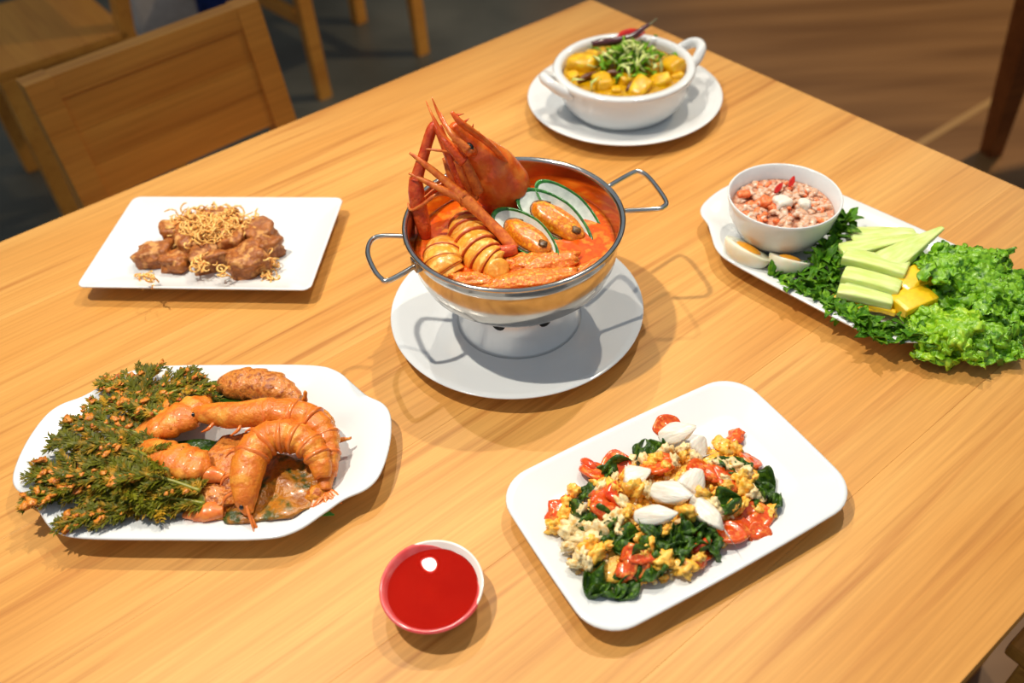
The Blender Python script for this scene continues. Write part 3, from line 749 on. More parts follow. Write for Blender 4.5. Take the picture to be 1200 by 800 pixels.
# ------------------------------------------------------------------ stir-fry plate
MX, MY, MA = 12.4, 43.3, R(26)
V, F = platter(rounded(12.5, 8.05, 3.0, .022), [(None, .3), (5.0, .3), (4.6, 0), (4.2, 0), (3.9, .3), (.3, 1.5), (0, 1.8), (.05, 1.93), (.25, 1.95), (.6, 1.85), (2.6, 1.05), (3.4, .92), (4.5, .9), (None, .9)])
o = tag(obj('rounded_plate', V, F, 'porcelain', None, (MX, MY, 0)), 'white plate with rounded corners holding the spinach and tomato stir-fry', 'plate'); o.rotation_euler = (0, 0, MA)
rng = random.Random(21)
pile_c = at(778, 600, 1.5); mu = Vector((math.cos(MA+.12), math.sin(MA+.12), 0)); mv = Vector((-mu.y, mu.x, 0))
def pile_h(p):
    d = p-pile_c; a = d.dot(mu)/9.2; b = d.dot(mv)/5.4; return .95+1.9*max(0, 1-(a*a+b*b))**.6
def on_pile(px, py, lift=0.):
    z = 1.5
    for _ in range(5):
        p = at(px, py, z); z = pile_h(p)+lift
    return at(px, py, z)
def drop(name, meshes, mat, pts, label, cat, group, lift, tilt=.6, rzr=3.14, solid=0, smin=.8, smax=1.2, rzs=None):
    base = []
    for V, F in meshes:
        o = obj(name, V, F, mat, None, (0, 0, 0), solid=solid); base.append(o)
    used = [False]*len(base)
    for i, (px, py) in enumerate(pts):
        k = i % len(base)
        if used[k]: o = base[k].copy(); COL.objects.link(o)
        else: o = base[k]; used[k] = True
        o.location = W(*on_pile(px, py, lift)); s = rng.uniform(smin, smax); o.scale = (s, s, s)
        o.rotation_euler = (rng.uniform(-tilt, tilt), rng.uniform(-tilt, tilt), rzs[i] if rzs else rng.uniform(-rzr, rzr))
        tag(o, label[k] if isinstance(label, list) else label, cat, group)
    for k, f in enumerate(used):
        if not f: bpy.data.objects.remove(base[k])
# loose egg and garlic crumbs
V, F, fmc = [], [], []
for k in range(900):
    a = rng.uniform(0, 6.28); q = math.sqrt(rng.random())
    p = pile_c+mu*(9.0*q*math.cos(a))+mv*(5.1*q*math.sin(a)); 
    if p.x < pile_c.x-5 and rng.random() < .2: p += Vector((rng.gauss(0, .6), rng.gauss(0, .6), 0))
    s = rng.uniform(.16, .4); v, f = chunk(s, s*.7, s*.6, k % 9, .5, 1.5, 2, .2); c = Vector((p.x, p.y, pile_h(p)*rng.uniform(.8, 1)-.05)); rot = rrot(rng); b = len(V)
    V += [x-pile_c for x in xf(v, c, rot)]; F += [tuple(i+b for i in g_) for g_ in f]; fmc += [0 if k % 5 < 3 else 1]*len(f)
tag(obj('egg_crumbs', V, F, ['egg_bit', 'pale_bit'], None, pile_c, fm=fmc), 'pale crumbled egg bits through the spinach stir-fry', 'egg', kind='stuff')
V, F = chunk(8.6, 4.8, 1.5, 5, .15, 1.5, 4, .1, .06)
V = [(v[0], v[1], max(v[2], -.1)) for v in V]
o = tag(obj('stir_fry_bed', V, F, 'egg_bit', None, (pile_c.x, pile_c.y, 1.05)), 'mixed egg bed lying under the stir-fry pieces', 'egg'); o.rotation_euler = (0, 0, MA+.12)
lv = [[[(v[0]-1.7, v[1], v[2]) for v in V_], F_] for V_, F_ in (leaf(3.4, 2.3, s, 12, 6, .35, .3) for s in range(6))]
drop('spinach_leaf', lv, 'spinach', [(770, 525), (755, 528), (722, 550), (705, 558), (690, 575), (684, 600), (700, 612), (716, 628), (735, 625), (760, 615), (775, 632), (800, 622), (815, 610), (828, 628), (836, 640), (790, 650), (772, 660), (700, 678), (720, 690), (735, 690), (765, 668), (890, 560), (898, 575), (885, 585), (905, 590), (868, 545), (852, 548), (846, 590), (800, 640), (742, 640), (812, 640)],
     'dark green wilted spinach leaf in the stir-fry', 'spinach', 'spinach leaves in the stir-fry', .45, .5, solid=.06, smin=.6, smax=1.0)
bits = [chunk(.62, .46, .34, s, .7, 2.0, 3, .3, .25) for s in range(6)]
eb = [(665, 590), (650, 618), (672, 575), (690, 640), (700, 648), (712, 640), (735, 560), (748, 575), (770, 540), (762, 545), (800, 535), (850, 530), (862, 525), (855, 540), (868, 560), (882, 560), (870, 572), (858, 595), (870, 590), (762, 640), (755, 650), (748, 632), (775, 655), (800, 665), (815, 655), (742, 575), (805, 600), (720, 570), (905, 600), (890, 600), (780, 620), (660, 605), (845, 520), (700, 565), (735, 600), (780, 548), (850, 570), (823, 580)]
drop('scrambled_egg', bits, 'egg_bit', eb, 'orange yellow scrambled egg lump in the stir-fry', 'egg', 'scrambled egg lumps in the stir-fry', .5, 1.5, smin=.9, smax=1.7)
pb = [(680, 600), (672, 615), (665, 625), (680, 630), (690, 618), (668, 640), (680, 650), (675, 660), (705, 620), (715, 610), (725, 605), (730, 590), (705, 575), (740, 540), (755, 538), (780, 528), (800, 525), (860, 545), (870, 552), (850, 560), (880, 578), (888, 582), (835, 590), (842, 600), (760, 575), (695, 632), (688, 660), (725, 620), (720, 560), (790, 540), (845, 545), (815, 535)]
drop('garlic_bit', bits, 'pale_bit', pb, 'pale chopped garlic bit in the stir-fry', 'garlic', 'garlic bits in the stir-fry', .55, 1.5, smin=.8, smax=1.5)
def tomato_slice(seed):
    V, F = lathe([(0, -.25), (1.1, -.25), (1.35, -.1), (1.35, .1), (1.15, .22), (.95, .12), (.35, .12), (.2, .24), (0, .24)], 28)
    return [(v[0]*(1+.1*math.sin(3*v[1]+seed)), v[1]*.85, v[2]+.25*math.sin(v[0]*1.2+seed)) for v in V], F
tm = [tomato_slice(s) for s in range(3)]+[chunk(1.4, .9, .42, s+3, .6, 1.7, 3, .25, .15) for s in range(3)]
drop('tomato_piece', tm, 'tomato', [(783, 500), (878, 540), (868, 618), (705, 588), (838, 556), (735, 665), (882, 618), (700, 556), (885, 606), (850, 560), (712, 600), (750, 650), (722, 548), (855, 625), (890, 628), (656, 597), (775, 545), (710, 580), (745, 658), (770, 548), (822, 552), (820, 650), (862, 512)],
     ['round cooked tomato slice in the stir-fry']*3+['crushed red orange tomato chunk in the stir-fry']*3, 'tomato', 'tomato pieces in the stir-fry', .35, .5, smin=.8, smax=1.15)
def flake(L, w, h, seed):
    rg = random.Random(int(seed*10)); bm = bmesh.new()
    for k in range(14):
        a = 2*math.pi*k/14+rg.uniform(-.2, .2); q = rg.uniform(.75, 1)
        x = q*math.cos(a); y = q*math.sin(a)*(1-.35*x)
        bm.verts.new((L*x, w*y, h*rg.choice((-.6, .35, .9))*rg.uniform(.6, 1)))
    bmesh.ops.convex_hull(bm, input=bm.verts[:])
    for v in [v for v in bm.verts if not v.link_faces]: bm.verts.remove(v)
    bmesh.ops.bevel(bm, geom=bm.edges[:], offset=.09, segments=2, affect='EDGES', profile=.5)
    bm.verts.index_update(); V = [v.co.copy() for v in bm.verts]; F = [tuple(v.index for v in f.verts) for f in bm.faces]; bm.free()
    return V, F
for (px, py, L, w, h, rz, lab) in ((793, 508, 1.9, 1.2, .6, .1, 'flat white crab meat piece lying over a tomato slice'), (820, 522, 1.1, .9, .7, .9, 'ragged white crab meat shred next to the flat piece'), (746, 557, 1.4, 1.2, 1.0, .2, 'rounded white crab lump apart from the others'),
      (787, 579, 1.9, 1.2, .8, -.5, 'angular white crab meat chunk in the centre of the stir-fry'), (812, 566, 1.3, 1.4, .8, .9, 'upright white crab meat piece behind the centre chunk'), (768, 605, 1.9, 1.0, .75, -.2, 'broad white crab meat wedge below the centre chunk'), (828, 602, 2.1, .95, .8, -1.1, 'long white crab meat flake sloping down the stir-fry')):
    V, F = flake(L, w, h, L*9)
    o = tag(obj('crab_meat', V, F, 'crab_white', None, on_pile(px, py, .75)), lab, 'crab meat', 'crab meat on the stir-fry'); o.rotation_euler = (.15, -.1, rz+.1)
drop('red_bean', [sweep([(-.9, 0, 0, .2), (-.4, 0, .12, .42), (.4, 0, .12, .42), (.9, 0, 0, .2)], 5, 10)], 'tomato_skin', [(822, 640), (690, 545), (720, 585)], 'shiny dark red chili piece among the spinach', 'chili', 'red chili pieces in the stir-fry', .5, .3)

# ------------------------------------------------------------------ two scalloped platters
quad = [(0, 9.75), (7.3, 9.65), (10.0, 8.9), (12.0, 7.1), (13.4, 5.75), (15.1, 4.7), (16.0, 3.1), (16.35, 0)]
ring = quad + [(x, -y) for x, y in quad[-2::-1]] + [(-x, -y) for x, y in quad[1:]] + [(-x, y) for x, y in quad[-2:0:-1]]
ring = ring[::-1]
outl = [tuple(p) for p in catmull(ring, 5, closed=True)]
PROF = [(None, .35), (5.4, .35), (5.0, 0), (4.6, 0), (4.3, .35), (.5, 1.75), (.05, 2.1), (0, 2.25), (.15, 2.33), (.5, 2.28), (3.0, 1.5), (3.7, .95), (4.6, .8), (None, .8)]
def scalloped(label, x, y, rz, sy=1.):
    V, F = platter([(a, b*sy) for a, b in outl], PROF)
    o = tag(obj('scalloped_platter', V, F, 'porcelain', None, (x, y, 0)), label, 'platter'); o.rotation_euler = (0, 0, rz)
scalloped('white platter with notched ends holding fried prawns and battered herbs', -27.4, 51.4, R(-5))
scalloped('white platter with notched ends holding raw vegetables and eggs', 34.9, 71.2, R(-49), .93)

# ---- battered herb fronds
def frond(label, px, py, px2, py2, z0, z1, wid, seed, bat=1.0):
    rg = random.Random(seed)
    A, B = at(px, py, z0), at(px2, py2, z1); D = B-A; L = D.length
    t = thing('battered_herb_frond', label, 'herb', A, group='battered herb fronds')
    mid = D*.5+Vector((rg.uniform(-.6, .6), rg.uniform(-.6, .6), .6))
    S = catmull([(0, 0, 0, .2), (*mid, .16), (*D, .05)], 10)
    V, F = tube([s[:3] for s in S], [s[3] for s in S], 6); obj('stem', V, F, 'frond_stem', t)
    V, F = [], []; d0 = D.normalized(); sd = Vector((-d0.y, d0.x, 0)).normalized(); BV, BF = [], []
    npn = max(10, int(L*2.0))
    for k in range(npn):
        f = (k+.5)/npn; s0 = S[int(f*20)]; p = Vector(s0[:3])
        for sg in (-1, 1):
            pl = wid*(.45+.55*math.sin(math.pi*min(1, f*.85+.12)))*rg.uniform(.8, 1.15)
            dr = (d0*rg.uniform(.7, 1.1)+sd*sg*rg.uniform(.35, .8)+Vector((0, 0, rg.uniform(-.2, .5)))).normalized()
            ns = Vector((0, 0, 1)).cross(dr).normalized(); nl = int(pl*5)+4
            tube([p, p+dr*pl*.5, p+dr*pl], [.07, .05, .03], 4, V=V, F=F)
            for i in range(nl):
                u = (i+.5)/nl; q = p+dr*(pl*u)+Vector((0, 0, -.25*u*u))
                for s2 in (-1, 1):
                    ll = .85*(1-.4*u)*rg.uniform(.75, 1.2); dd = (dr*.75+ns*s2*.62+Vector((0, 0, rg.uniform(-.35, .45)))).normalized(); wv = dd.cross(Vector((rg.uniform(-.4, .4), rg.uniform(-.4, .4), 1))).normalized()*.1
                    b = len(V); V += [q, q+dd*ll*.5+wv, q+dd*ll, q+dd*ll*.5-wv+Vector((0, 0, .03))]; F.append((b, b+1, b+2, b+3))
            if rg.random() < .6*bat:
                for _ in range(2):
                    c = p+dr*(pl*rg.uniform(.2, 1.0)); s = rg.uniform(.06, .15)*rg.choice((1, 1, 1.6, 2.2)); v, f_ = chunk(s*1.7, s*1.3, s*.6, rg.randint(0, 30), 1.0, 1.6, 2, .1, .4)
                    b = len(BV); BV += xf(v, c, rrot(rg, .5)); BF += [tuple(i+b for i in g_) for g_ in f_]
    o = obj('leaflets', V, F, 'frond_leaf', t, smooth=False); o['kind'] = 'stuff'
    if BV: obj('batter', BV, BF, 'batter', t)['kind'] = 'stuff'
LB = 'green herb frond fried in orange batter, in the lower bed on the platter'
LT = 'crisp herb frond in orange batter, in the clump behind the prawns'
fr = [((228, 560), (60, 575), 2.2, 2.4, 2.6, .9), ((225, 580), (95, 604), 2.0, 2.2, 2.4, .8), ((215, 540), (90, 535), 3.0, 3.0, 2.4, .4), ((215, 575), (40, 555), 2.6, 2.9, 2.6, 1.3), ((180, 590), (75, 612), 2.0, 2.4, 2.0, .9),
      ((240, 590), (150, 595), 2.6, 2.4, 2.0, .3), ((130, 520), (225, 570), 3.6, 3.0, 2.2, .25), ((120, 540), (190, 600), 3.4, 2.6, 2.0, .3), ((190, 520), (62, 520), 3.2, 3.0, 2.0, .3), ((235, 575), (130, 560), 3.2, 3.6, 2.2, .5), ((150, 555), (35, 590), 2.6, 2.7, 2.2, 1.6)]
LB2 = 'mostly green herb frond with little batter, in the lower bed on the platter'
for i, (a, b, z0, z1, w, bt) in enumerate(fr): frond(LB if bt > .6 else LB2, *a, *b, z0, z1, w, 50+i, bt)
ft = [((205, 490), (110, 478), 2.6, 2.8, 2.0, 1.3), ((150, 490), (228, 440), 2.8, 3.2, 2.2, 1.4), ((165, 500), (180, 435), 2.8, 3.4, 2.2, 1.4), ((215, 480), (122, 450), 3.2, 2.8, 2.0, 1.2), ((180, 470), (242, 462), 3.4, 3.0, 2.0, 1.4), ((190, 515), (85, 498), 2.8, 2.8, 2.0, 1.6), ((215, 500), (140, 465), 3.4, 3.4, 1.8, 1.6)]
for i, (a, b, z0, z1, w, bt) in enumerate(ft): frond(LT, *a, *b, z0, z1, w, 80+i, bt)

# ---- green leaf liner and battered leaves
for lab, px, py, L, w, rz, z in (('strip of fresh green leaf peeping from under the prawns', 350, 596, 6, 1.6, -.2, 1.3), ('fresh green leaf strip beside the herb fronds', 246, 585, 7, 2.2, -.1, 1.2), ('dark herb leaf tucked between the two wedge prawns', 215, 535, 6, 3.4, .6, 1.9), ('dark green leaf behind the long curled prawn', 262, 465, 8, 3.2, -.1, 2.0)):
    V, F = leaf(L, w, px, 12, 4, .25, .06); V = [(v[0]-L/2, v[1], v[2]) for v in V]
    mt = 'banana_leaf' if 'fresh' in lab else 'spinach'
    o = tag(obj('green_leaf', V, F, mt, None, at(px, py, z), solid=.06), lab, 'leaf', 'leaves under the prawns'); o.rotation_euler = (0, 0, rz)
def slab_leaf(label, px, py, sx, sy, seed, rz, z, mat):
    V, F = chunk(sx, sy, .42, seed, .28, 1.5, 4, .35, .06)
    V = [(v[0], v[1], v[2]+.35*noise.noise(Vector((v[0]*.5, v[1]*.5, seed)))*1.6) for v in V]
    o = tag(obj('battered_leaf', V, F, mat, None, at(px, py, z)), label, 'fried leaf', 'battered leaves under the prawns'); o.rotation_euler = (0, 0, rz)
slab_leaf('brown battered leaf under the arched prawn', 322, 572, 4.9, 3.6, 3, .1, 1.8, 'battered_leaf')
slab_leaf('orange battered leaf flap between the arched prawn and the wedge halves', 268, 548, 2.6, 4.4, 7, -.2, 2.2, 'batter_brown')
slab_leaf('flat orange batter piece beside the pink tail fan', 258, 596, 2.4, 1.2, 9, .1, 1.8, 'batter')

# ---- fried prawns
def prawn(label, pts, r, seed, fan=True, legs=True, bellyside=1, mat='prawn_fried', flat=.85, feel=2, bands=0):
    O = at(*pts[0][:3]); t = thing('fried_prawn', label, 'prawn', (O.x, O.y, O.z), group='fried prawns')
    P = [(*(at(a, b, z)-O), r*k) for a, b, z, k in pts]
    Q = catmull(P, 10); n = len(Q); V, F = tube([q[:3] for q in Q], [q[3]*(1+.07*((i/5) % 1) if n*.3 < i < n*.92 else q[3]) if False else q[3]*(1+(.16*(((i/7) % 1)-.5) if n*.34 < i < n*.9 else 0)) for i, q in enumerate(Q)], 26, flat=flat)
    off = Vector((seed, seed*2, 0)); V = [v+noise.noise_vector(v*.9+off)*.14+noise.noise_vector(v*3.2+off)*.03 for v in V]
    obj('body', V, F, mat, t)
    rg = random.Random(seed)
    if bands:
        for k in range(bands):
            i = int(n*(.36+.56*k/bands)); p0, p1 = Vector(Q[i][:3]), Vector(Q[i+1][:3]); d = (p1-p0).normalized(); jit = noise.noise_vector(p0*.9+off)*.1
            V, F = tube([p0+jit+d*e for e in (-.22, .1, .24, .34)], [Q[i][3]*.9, Q[i][3]*1.07, Q[i][3]*1.09, Q[i][3]*.95], 24, flat=flat); obj('shell_edge', V, F, 'prawn_tail', t)
        h = Vector(Q[5][:3]); hd_ = (Vector(Q[0][:3])-h).normalized(); sd = hd_.cross(Vector((0, 0, 1))).normalized()
        V, F = chunk(.24, .24, .24, 1, .05, 1, 2, 0); V = xf(V, h-sd*bellyside*Q[5][3]*.6+Vector((0, 0, Q[5][3]*.6))); obj('eye', V, F, 'eye_black', t)
        V, F = sweep([(*(h+Vector((0, 0, Q[5][3]*.6))), .16), (*(h+hd_*1.2+Vector((0, 0, .45))), .12), (*(h+hd_*2.4+Vector((0, 0, .5))), .03)], 5, 6); obj('rostrum', V, F, 'prawn_tail', t)
    if fan:
        e = Vector(Q[-1][:3]); d = (e-Vector(Q[-4][:3])).normalized(); s = d.cross(Vector((0, 0, 1))).normalized()
        for a in (-.75, -.3, .2, .65):
            dd = (d*math.cos(a)+s*math.sin(a)).normalized(); V, F = leaf(2.0, .85, seed, 6, 2, .1, .03); V = xf(V, e-d*.2, frame(dd, (0, 0, 1))); obj('tail_fan', V, F, 'prawn_tail', t, solid=.12)
    if legs:
        for k in range(5):
            i = int(n*(.18+.1*k)); p = Vector(Q[i][:3]); tg = (Vector(Q[i+1][:3])-p).normalized(); s = tg.cross(Vector((0, 0, 1))).normalized()*bellyside
            V, F = sweep([(*(p+s*Q[i][3]*.8), .18), (*(p+s*(Q[i][3]+.5)-tg*.3-Vector((0, 0, .1))), .16), (*(p+s*(Q[i][3]+.8)-tg*.9-Vector((0, 0, .3))), .05)], 4, 6); obj('leg', V, F, 'prawn_tail', t)
    for k in range(feel):
        p = Vector(Q[0][:3]); d = (p-Vector(Q[3][:3])).normalized(); a = rg.uniform(-.5, .5); dd = Matrix.Rotation(a, 3, 'Z') @ d
        V, F = sweep([(*p, .14), (*(p+dd*1.0+Vector((0, 0, .2))), .1), (*(p+dd*2.0-Vector((0, 0, .2))), .04)], 4, 6); obj('feeler', V, F, 'prawn_tail', t)
prawn('fried prawn with a long straight head and body hooking down at its tail', [(224, 487, 3.4, .3), (240, 484, 3.8, .75), (270, 486, 4.0, 1.0), (305, 484, 4.2, 1.1), (340, 484, 4.2, 1.12), (366, 493, 4.0, 1.05), (382, 514, 3.4, .95), (384, 540, 2.8, .8), (381, 562, 2.4, .6), (381, 576, 2.2, .4)], 1.22, 3, bellyside=1, feel=0, bands=6)
prawn('arched fried prawn with rings round its body, lying over the brown leaf', [(292, 602, 2.6, .25), (288, 585, 3.2, .7), (289, 560, 3.9, 1.0), (296, 532, 4.4, 1.12), (316, 513, 4.6, 1.12), (342, 511, 4.5, 1.05), (362, 522, 4.2, .92), (374, 540, 3.6, .75), (378, 560, 3.0, .5)], 1.35, 5, fan=False, bellyside=-1, bands=6)
prawn('wedge shaped fried prawn half lying behind the other wedge half', [(153, 516, 2.6, .15), (165, 508, 2.9, .6), (185, 500, 3.2, 1.0), (210, 490, 3.3, 1.15), (230, 476, 3.2, 1.0), (240, 466, 3.0, .5)], 1.5, 7, fan=False, legs=False, flat=.6, feel=0)
prawn('wedge shaped fried prawn half pointing at the herb fronds', [(153, 519, 2.6, .15), (170, 524, 3.0, .7), (192, 534, 3.4, 1.05), (215, 542, 3.5, 1.15), (236, 546, 3.3, 1.0), (246, 548, 3.0, .5)], 1.5, 9, fan=False, legs=False, flat=.6, feel=0)
prawn('brown battered prawn lying behind the long hooked prawn', [(254, 458, 1.8, .3), (268, 452, 2.2, .9), (290, 450, 2.4, 1.15), (315, 452, 2.4, 1.05), (335, 460, 2.2, .8), (350, 469, 2.0, .4)], 1.5, 11, fan=False, legs=False, mat='batter_brown', flat=.8, feel=0)
prawn('pink prawn tail end sticking out below the herb fronds', [(262, 560, 2.8, .6), (245, 556, 3.0, .8), (228, 558, 2.8, .6), (220, 564, 2.4, .3)], .9, 13, fan=False, legs=False, mat='prawn_tail', feel=0)
prawn('pink prawn tail end lying by the green leaf strip on the rim', [(262, 598, 2.0, .7), (245, 600, 2.1, .9), (228, 602, 2.0, .7), (216, 604, 1.9, .3)], .9, 15, fan=False, legs=False, mat='prawn_tail', feel=0)
for lab, pts, mt in (('thin crisp batter drip off the bend of the long prawn', [(378, 516, 2.6, .35), (392, 517, 2.4, .28), (402, 515, 2.4, .2), (412, 513, 2.5, .12)], 'batter'), ('upright batter spike above the long prawn', [(352, 478, 3.2, .35), (357, 468, 4.0, .25), (358, 458, 4.8, .1)], 'batter'),
                     ('round batter blob by the hooked prawn tail', [(360, 588, 1.6, .4), (368, 582, 1.8, .8), (374, 577, 1.8, .85), (379, 570, 1.8, .5)], 'batter'), ('ragged batter crust on the outer bend of the long prawn', [(368, 480, 3.2, .3), (380, 486, 3.3, .45), (388, 498, 3.0, .4), (390, 510, 2.8, .2)], 'batter')):
    O = at(*pts[1][:3]); V, F = sweep([(*(at(a, b, z)-O), r) for a, b, z, r in pts], 6, 10); V = [v+Vector((.1*noise.noise(v*3), .1*noise.noise(v*3+Vector((4, 0, 0))), .1*noise.noise(v*3+Vector((0, 7, 0))))) for v in V]
    tag(obj('batter_crisp', V, F, mt, None, O), lab, 'batter', 'batter crisps on the prawn platter')

# ------------------------------------------------------------------ relish bowl, eggs and vegetables
BX, BY = 29.4, 76.4
bw = thing('relish_bowl', 'small white bowl of pink crab relish on the vegetable platter', 'bowl', (BX, BY, .85))
V, F = lathe([(0, .25), (2.6, .25), (2.7, 0), (3.1, 0), (3.3, .3), (4.6, 1.6), (5.4, 3.3), (5.8, 5.2), (5.86, 5.6), (5.78, 5.7), (5.62, 5.6), (5.3, 3.6), (4.4, 1.9), (3, .7), (0, .6)], 72)
obj('body', V, F, 'porcelain', bw)
ZL = 4.9
liquid('crab_relish', 'pink orange crab relish in the small white bowl', 'relish', 'relish', BX, BY, ZL, 5.25, .2, 9, 1.5, 4.8)
rng = random.Random(8)
for mt, cnt, lab, s0 in (('relish_bit', 170, 'pale pink shredded bits through the crab relish', .38), ('relish_orange', 60, 'orange chopped chili bits through the crab relish', .3)):
    V, F = [], []
    for k in range(cnt):
        a = rng.uniform(0, 6.28); q = math.sqrt(rng.random())*4.7; s = rng.uniform(.6, 1.3)*s0; v, f = chunk(s*1.5, s*.9, s*.7, k, .35, 1.6, 2, .35); b = len(V)
        V += xf(v, (q*math.cos(a), q*math.sin(a), .1+.35*(1-(q/4.7)**2)), rrot(rng, .6)); F += [tuple(i+b for i in g_) for g_ in f]
    tag(obj('relish_bits', V, F, mt, None, (BX, BY, ZL)), lab, 'relish', kind='stuff')
for px, py, sx, sy, sz, rz, mt, nm, lab in ((917, 238, 1.1, .9, .75, .2, 'crab_white', 'crab_lump', 'largest white crab lump on the relish'), (942, 240, .8, .7, .6, -.4, 'crab_white', 'crab_lump', 'smaller white crab lump beside the largest one on the relish'), (898, 237, .8, .8, .6, .5, 'relish_orange', 'orange_lump', 'orange lump touching the largest crab lump on the relish'), (906, 222, .7, .5, .4, .8, 'relish_bit', 'pink_lump', 'pale pink lump behind the largest crab lump'), (872, 228, .8, .5, .4, .2, 'relish_orange', 'orange_lump', 'orange chopped piece near the bowl wall in the relish')):
    V, F = chunk(sx, sy, sz, px, .3, 1.4, 3, .6)
    o = tag(obj(nm, V, F, mt, None, at(px, py, ZL+.6)), lab, 'relish piece'); o.rotation_euler = (.1, .1, rz)
for px, py, rz in ((925, 219, 1.0), (908, 226, .8)):
    V, F = leaf(1.6, .6, px, 6, 2, .2, .05); o = tag(obj('chili_flake', V, F, 'chili_red', None, at(px, py, ZL+1.0), solid=.1), 'red chili flake on the crab relish', 'chili', 'chili flakes on the relish'); o.rotation_euler = (R(30), R(-20), rz)

def egg(label, a, b, z, wid, tilt):
    A, B = at(*a, z), at(*b, z); L = (B-A).length; C = (A+B)/2
    t = thing('boiled_egg_half', label, 'egg', C, rot=frame(B-A, tilt), group='boiled egg halves')
    n = 40; prof = []; V, rings = [], []
    def ring(s, zz):
        rings.append(tuple(range(len(V), len(V)+n)))
        for j in range(n):
            th = 2*math.pi*j/n; x = math.cos(th); V.append((L/2*x*s, wid/2*math.sin(th)*s*(1-.1*x), zz))
    rings.append((0,)); V.append((0, 0, -wid*.5))
    for k in range(1, 10):
        ph = k/10*math.pi/2; ring(math.sin(ph), -wid*.5*math.cos(ph))
    ring(1, -.05); ring(.985, .03); ring(.6, .0)
    rings.append((len(V),)); V.append((0, 0, 0))
    F = [f[::-1] for f in stitch(rings, n)]
    obj('egg_white', V, F, 'egg_white', t)
    V, F = chunk(L*.27, wid*.3, .35, 2, .06, 1.2, 3, 0); V = xf(V, (0, 0, -.05)); obj('yolk', V, F, 'egg_yolk', t)
egg('boiled egg half with orange yolk at the end of the platter', (855, 276), (901, 306), 2.9, 4.3, (.3, .5, .85))
egg('boiled egg half with orange yolk next to the green herbs', (902, 296), (950, 309), 2.7, 4.0, (.25, .5, .85))

# cucumber sticks: wedge with a strip of skin
def stick(label, a, b, za, zb, w, h, ta=1., tb=1., mat='cucumber', skin=True, roll=0., nm='cucumber_stick', cat='cucumber', grp='cucumber sticks'):
    A, B = at(*a, za), at(*b, zb); L = (B-A).length
    t = thing(nm, label, cat, A, rot=frame(B-A, Vector((0, 0, 1))+Vector((B-A).normalized().cross(Vector((0, 0, 1))))*roll), group=grp)
    sec = [(-.5, .5), (-.15, .56), (.2, .55), (.5, .48), (.52, .1), (.42, -.3), (.1, -.48), (-.25, -.42), (-.5, -.2)]
    V, n = [], len(sec); ks = 10
    for i in range(ks+1):
        f = i/ks; s = (ta+(tb-ta)*f)*(1 if 0 < i < ks else .93)
        V += [(L*f, y*w*s, z*h*s+.25*math.sin(f*3.1)*.4) for y, z in sec]
    F, fm = [], []
    for i in range(ks):
        for j in range(n):
            k = (j+1) % n; F.append((i*n+j, i*n+n+j, i*n+n+k, i*n+k)[::-1]); fm.append(1 if skin and 4 <= j <= 6 else 0)
    F += [tuple(range(n))[::-1], tuple(range(ks*n, ks*n+n))]; fm += [0, 0]
    obj('flesh', V, F, [mat, 'cucumber_skin' if skin else mat], t, fm=fm, smooth=False, bev=.16)
stick('pale cucumber slice lying rearmost among the sticks', (994, 281), (1072, 274), 2.6, 2.8, 2.6, 1.6, 1, .5)
stick('cucumber stick angled over the rearmost slice', (984, 299), (1078, 278), 3.0, 3.4, 2.2, 1.5, 1.05, .45)
stick('long pointed cucumber wedge leaning on the lettuce', (1034, 316), (1105, 267), 3.2, 4.6, 3.0, 2.0, 1.1, .18)
stick('broad pale cucumber stick in the middle of the bunch', (988, 302), (1062, 322), 3.2, 3.4, 2.2, 1.7, .9, 1.1)
stick('pale peeled cucumber stick in front of the broad one', (987, 324), (1054, 342), 2.9, 3.0, 2.1, 1.6, 1, 1, skin=False)
stick('short pale cucumber stick lying on the yellow strips', (981, 342), (1046, 356), 2.6, 2.7, 1.7, 1.3, 1, .9, skin=False)
stick('thin cucumber piece between the two pale sticks', (990, 334), (1050, 350), 2.6, 2.6, 1.2, 1.2, 1, .9)
Y = dict(mat='yellow_slice', skin=False, nm='yellow_vegetable_slice', cat='vegetable', grp='yellow vegetable slices')
stick('yellow slice tucked between the cucumber and the lettuce', (1052, 338), (1090, 320), 3.0, 3.2, 2.6, 1.2, .9, 1.1, **Y)
stick('yellow block below the tucked slice', (1050, 362), (1088, 345), 2.6, 2.8, 2.6, 1.4, 1, 1.05, **Y)
stick('thin yellow strip under the front cucumber stick', (974, 347), (1050, 366), 2.0, 2.1, 1.2, .8, .5, 1, **Y)
stick('flat yellow strip along the herbs', (1000, 360), (1090, 370), 1.8, 2.0, 1.2, .7, .5, 1, **Y)

# herb sprigs
def sprig(label, pts, seed, cnt, size, grp='green herb sprigs'):
    rg = random.Random(seed); O = at(*pts[0]); t = thing('herb_sprig', label, 'herb', O, group=grp)
    S = catmull([(*(at(*p)-O), .14) for p in pts], 8); V, F = tube([s[:3] for s in S], .13, 6); obj('stem', V, F, 'herb_green', t)
    for k in range(cnt):
        s = S[int(rg.random()*(len(S)-1))]; L = size*rg.uniform(.7, 1.25)
        d = Vector((rg.uniform(-1, 1), rg.uniform(-1, 1), rg.uniform(-.15, .65))).normalized()
        V, F = leaf(L, L*rg.uniform(.4, .62), seed+k, 8, 3, .5, .14, .8, 2.5); V = xf(V, s[:3], frame(d, Vector((rg.uniform(-.5, .5), rg.uniform(-.5, .5), 1))))
        obj('leaf', V, F, 'sprig', t, solid=.05)
LG = 'dark green herb sprig tucked along the cucumber sticks'
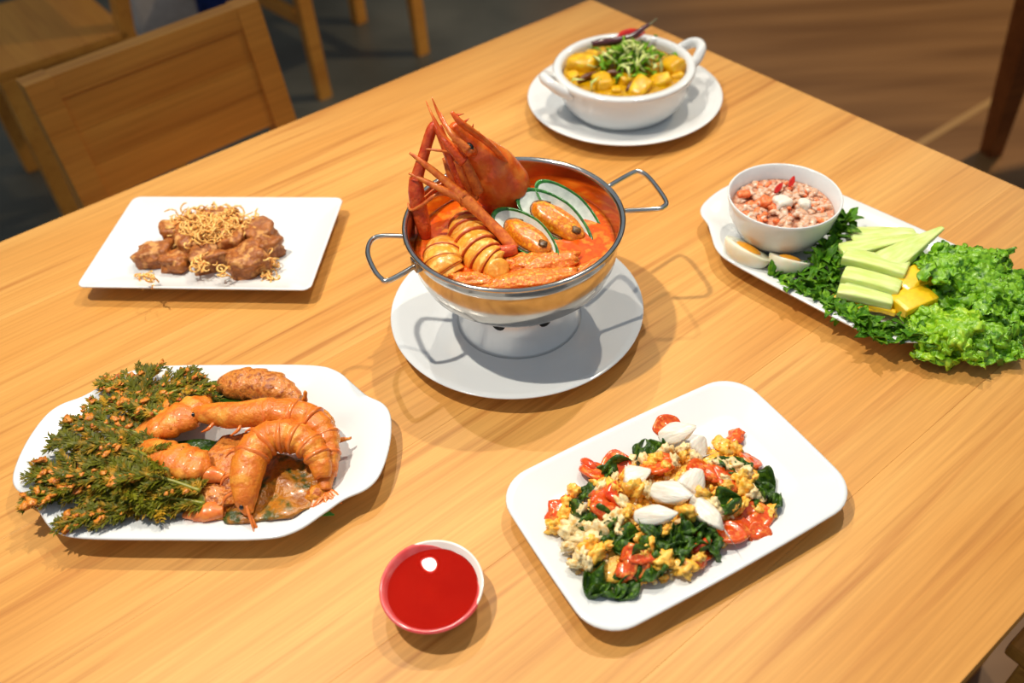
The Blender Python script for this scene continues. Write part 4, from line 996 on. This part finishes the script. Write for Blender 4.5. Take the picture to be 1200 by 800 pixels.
for i, pts in enumerate(([(995, 255, 3.5), (985, 268, 3.2), (975, 285, 2.6)], [(985, 270, 3), (972, 288, 2.6), (962, 305, 2.2)], [(972, 290, 2.8), (965, 310, 2.4), (955, 322, 2)], [(985, 300, 2.4), (975, 318, 2.4), (962, 335, 2)], [(978, 320, 2.2), (965, 335, 2), (945, 340, 1.8)])):
    sprig(LG, pts, 100+i*20, 20, 1.9)
LF = 'feathery green herb sprig along the platter rim between eggs and lettuce'
for i, pts in enumerate(([(902, 325, 1.9), (930, 332, 1.9), (960, 345, 2)], [(925, 335, 2.2), (960, 350, 2.2), (995, 365, 2.2)], [(950, 345, 2), (985, 365, 2.3), (1015, 378, 2.2)], [(985, 368, 2.3), (1020, 380, 2.4), (1050, 388, 2.2)], [(1010, 378, 2.4), (1045, 385, 2.4), (1085, 390, 2.6)], [(1000, 372, 2.4), (1018, 388, 2.2), (1030, 400, 2.2)], [(1060, 330, 2.2), (1075, 315, 2.5), (1085, 305, 2.6)], [(1030, 385, 2.3), (1060, 395, 2.3), (1085, 402, 2.4)], [(935, 320, 2.2), (965, 335, 2.2), (990, 345, 2)])):
    sprig(LF, pts, 400+i*20, 20, 1.5)

# curly lettuce
def lettuce(label, px, py, z, rx, ry, hgt, seed, mat, rz, tilt):
    V, F = [], []; nu, nr = 260, 60; off = Vector((seed*3.3, seed*1.7, seed*.9))
    for i in range(nu):
        th = 2*math.pi*i/nu; c, s_ = math.cos(th), math.sin(th)
        lob = 1+.2*noise.noise(Vector((c*1.8, s_*1.8, 0))+off)+.12*noise.noise(Vector((c*5, s_*5, 1))+off)
        for j in range(nr+1):
            r = j/nr; q = r*lob
            p = Vector((rx*q*c, ry*q*s_, hgt*(1-1.1*r*r)))
            e = .35+.65*min(1, r*1.3)
            p += noise.noise_vector(p*.42+off)*1.6*e
            p += noise.noise_vector(p*1.05+off*2)*.9*e
            p += noise.noise_vector(p*2.5+off*3)*.36*e
            p += noise.noise_vector(p*6.0+off)*.13*r
            V.append(p)
    k = nr+1
    for i in range(nu):
        i2 = (i+1) % nu
        for j in range(nr): F.append((i*k+j, i*k+j+1, i2*k+j+1, i2*k+j))
    o = tag(obj('lettuce_leaf', V, F, mat, None, at(px, py, z), solid=.05), label, 'lettuce', 'curly lettuce leaves'); o.rotation_euler = (tilt[0], tilt[1], rz)
lettuce('large dark curly lettuce leaf overhanging the end of the platter', 1148, 342, 2.6, 6.3, 5.3, 1.6, 1, 'lettuce', -.8, (.1, .1))
lettuce('curly lettuce leaf spreading behind the pointed cucumber wedge', 1124, 318, 3.4, 4.4, 4.2, 1.6, 4, 'lettuce', .3, (-.1, .1))
lettuce('curly lettuce leaf reaching farthest beyond the platter edge', 1172, 345, 2.4, 4.6, 3.8, 1.4, 6, 'lettuce', .5, (0, .25))
lettuce('bright light green curly lettuce leaf hanging over the platter rim by the herbs', 1115, 392, 2.2, 4.7, 3.5, 1.5, 9, 'lettuce_light', -.9, (.25, .1))
lettuce('small curly lettuce leaf under the bright green one', 1152, 388, 1.9, 4.0, 3.2, 1.2, 12, 'lettuce', -.4, (.2, .1))
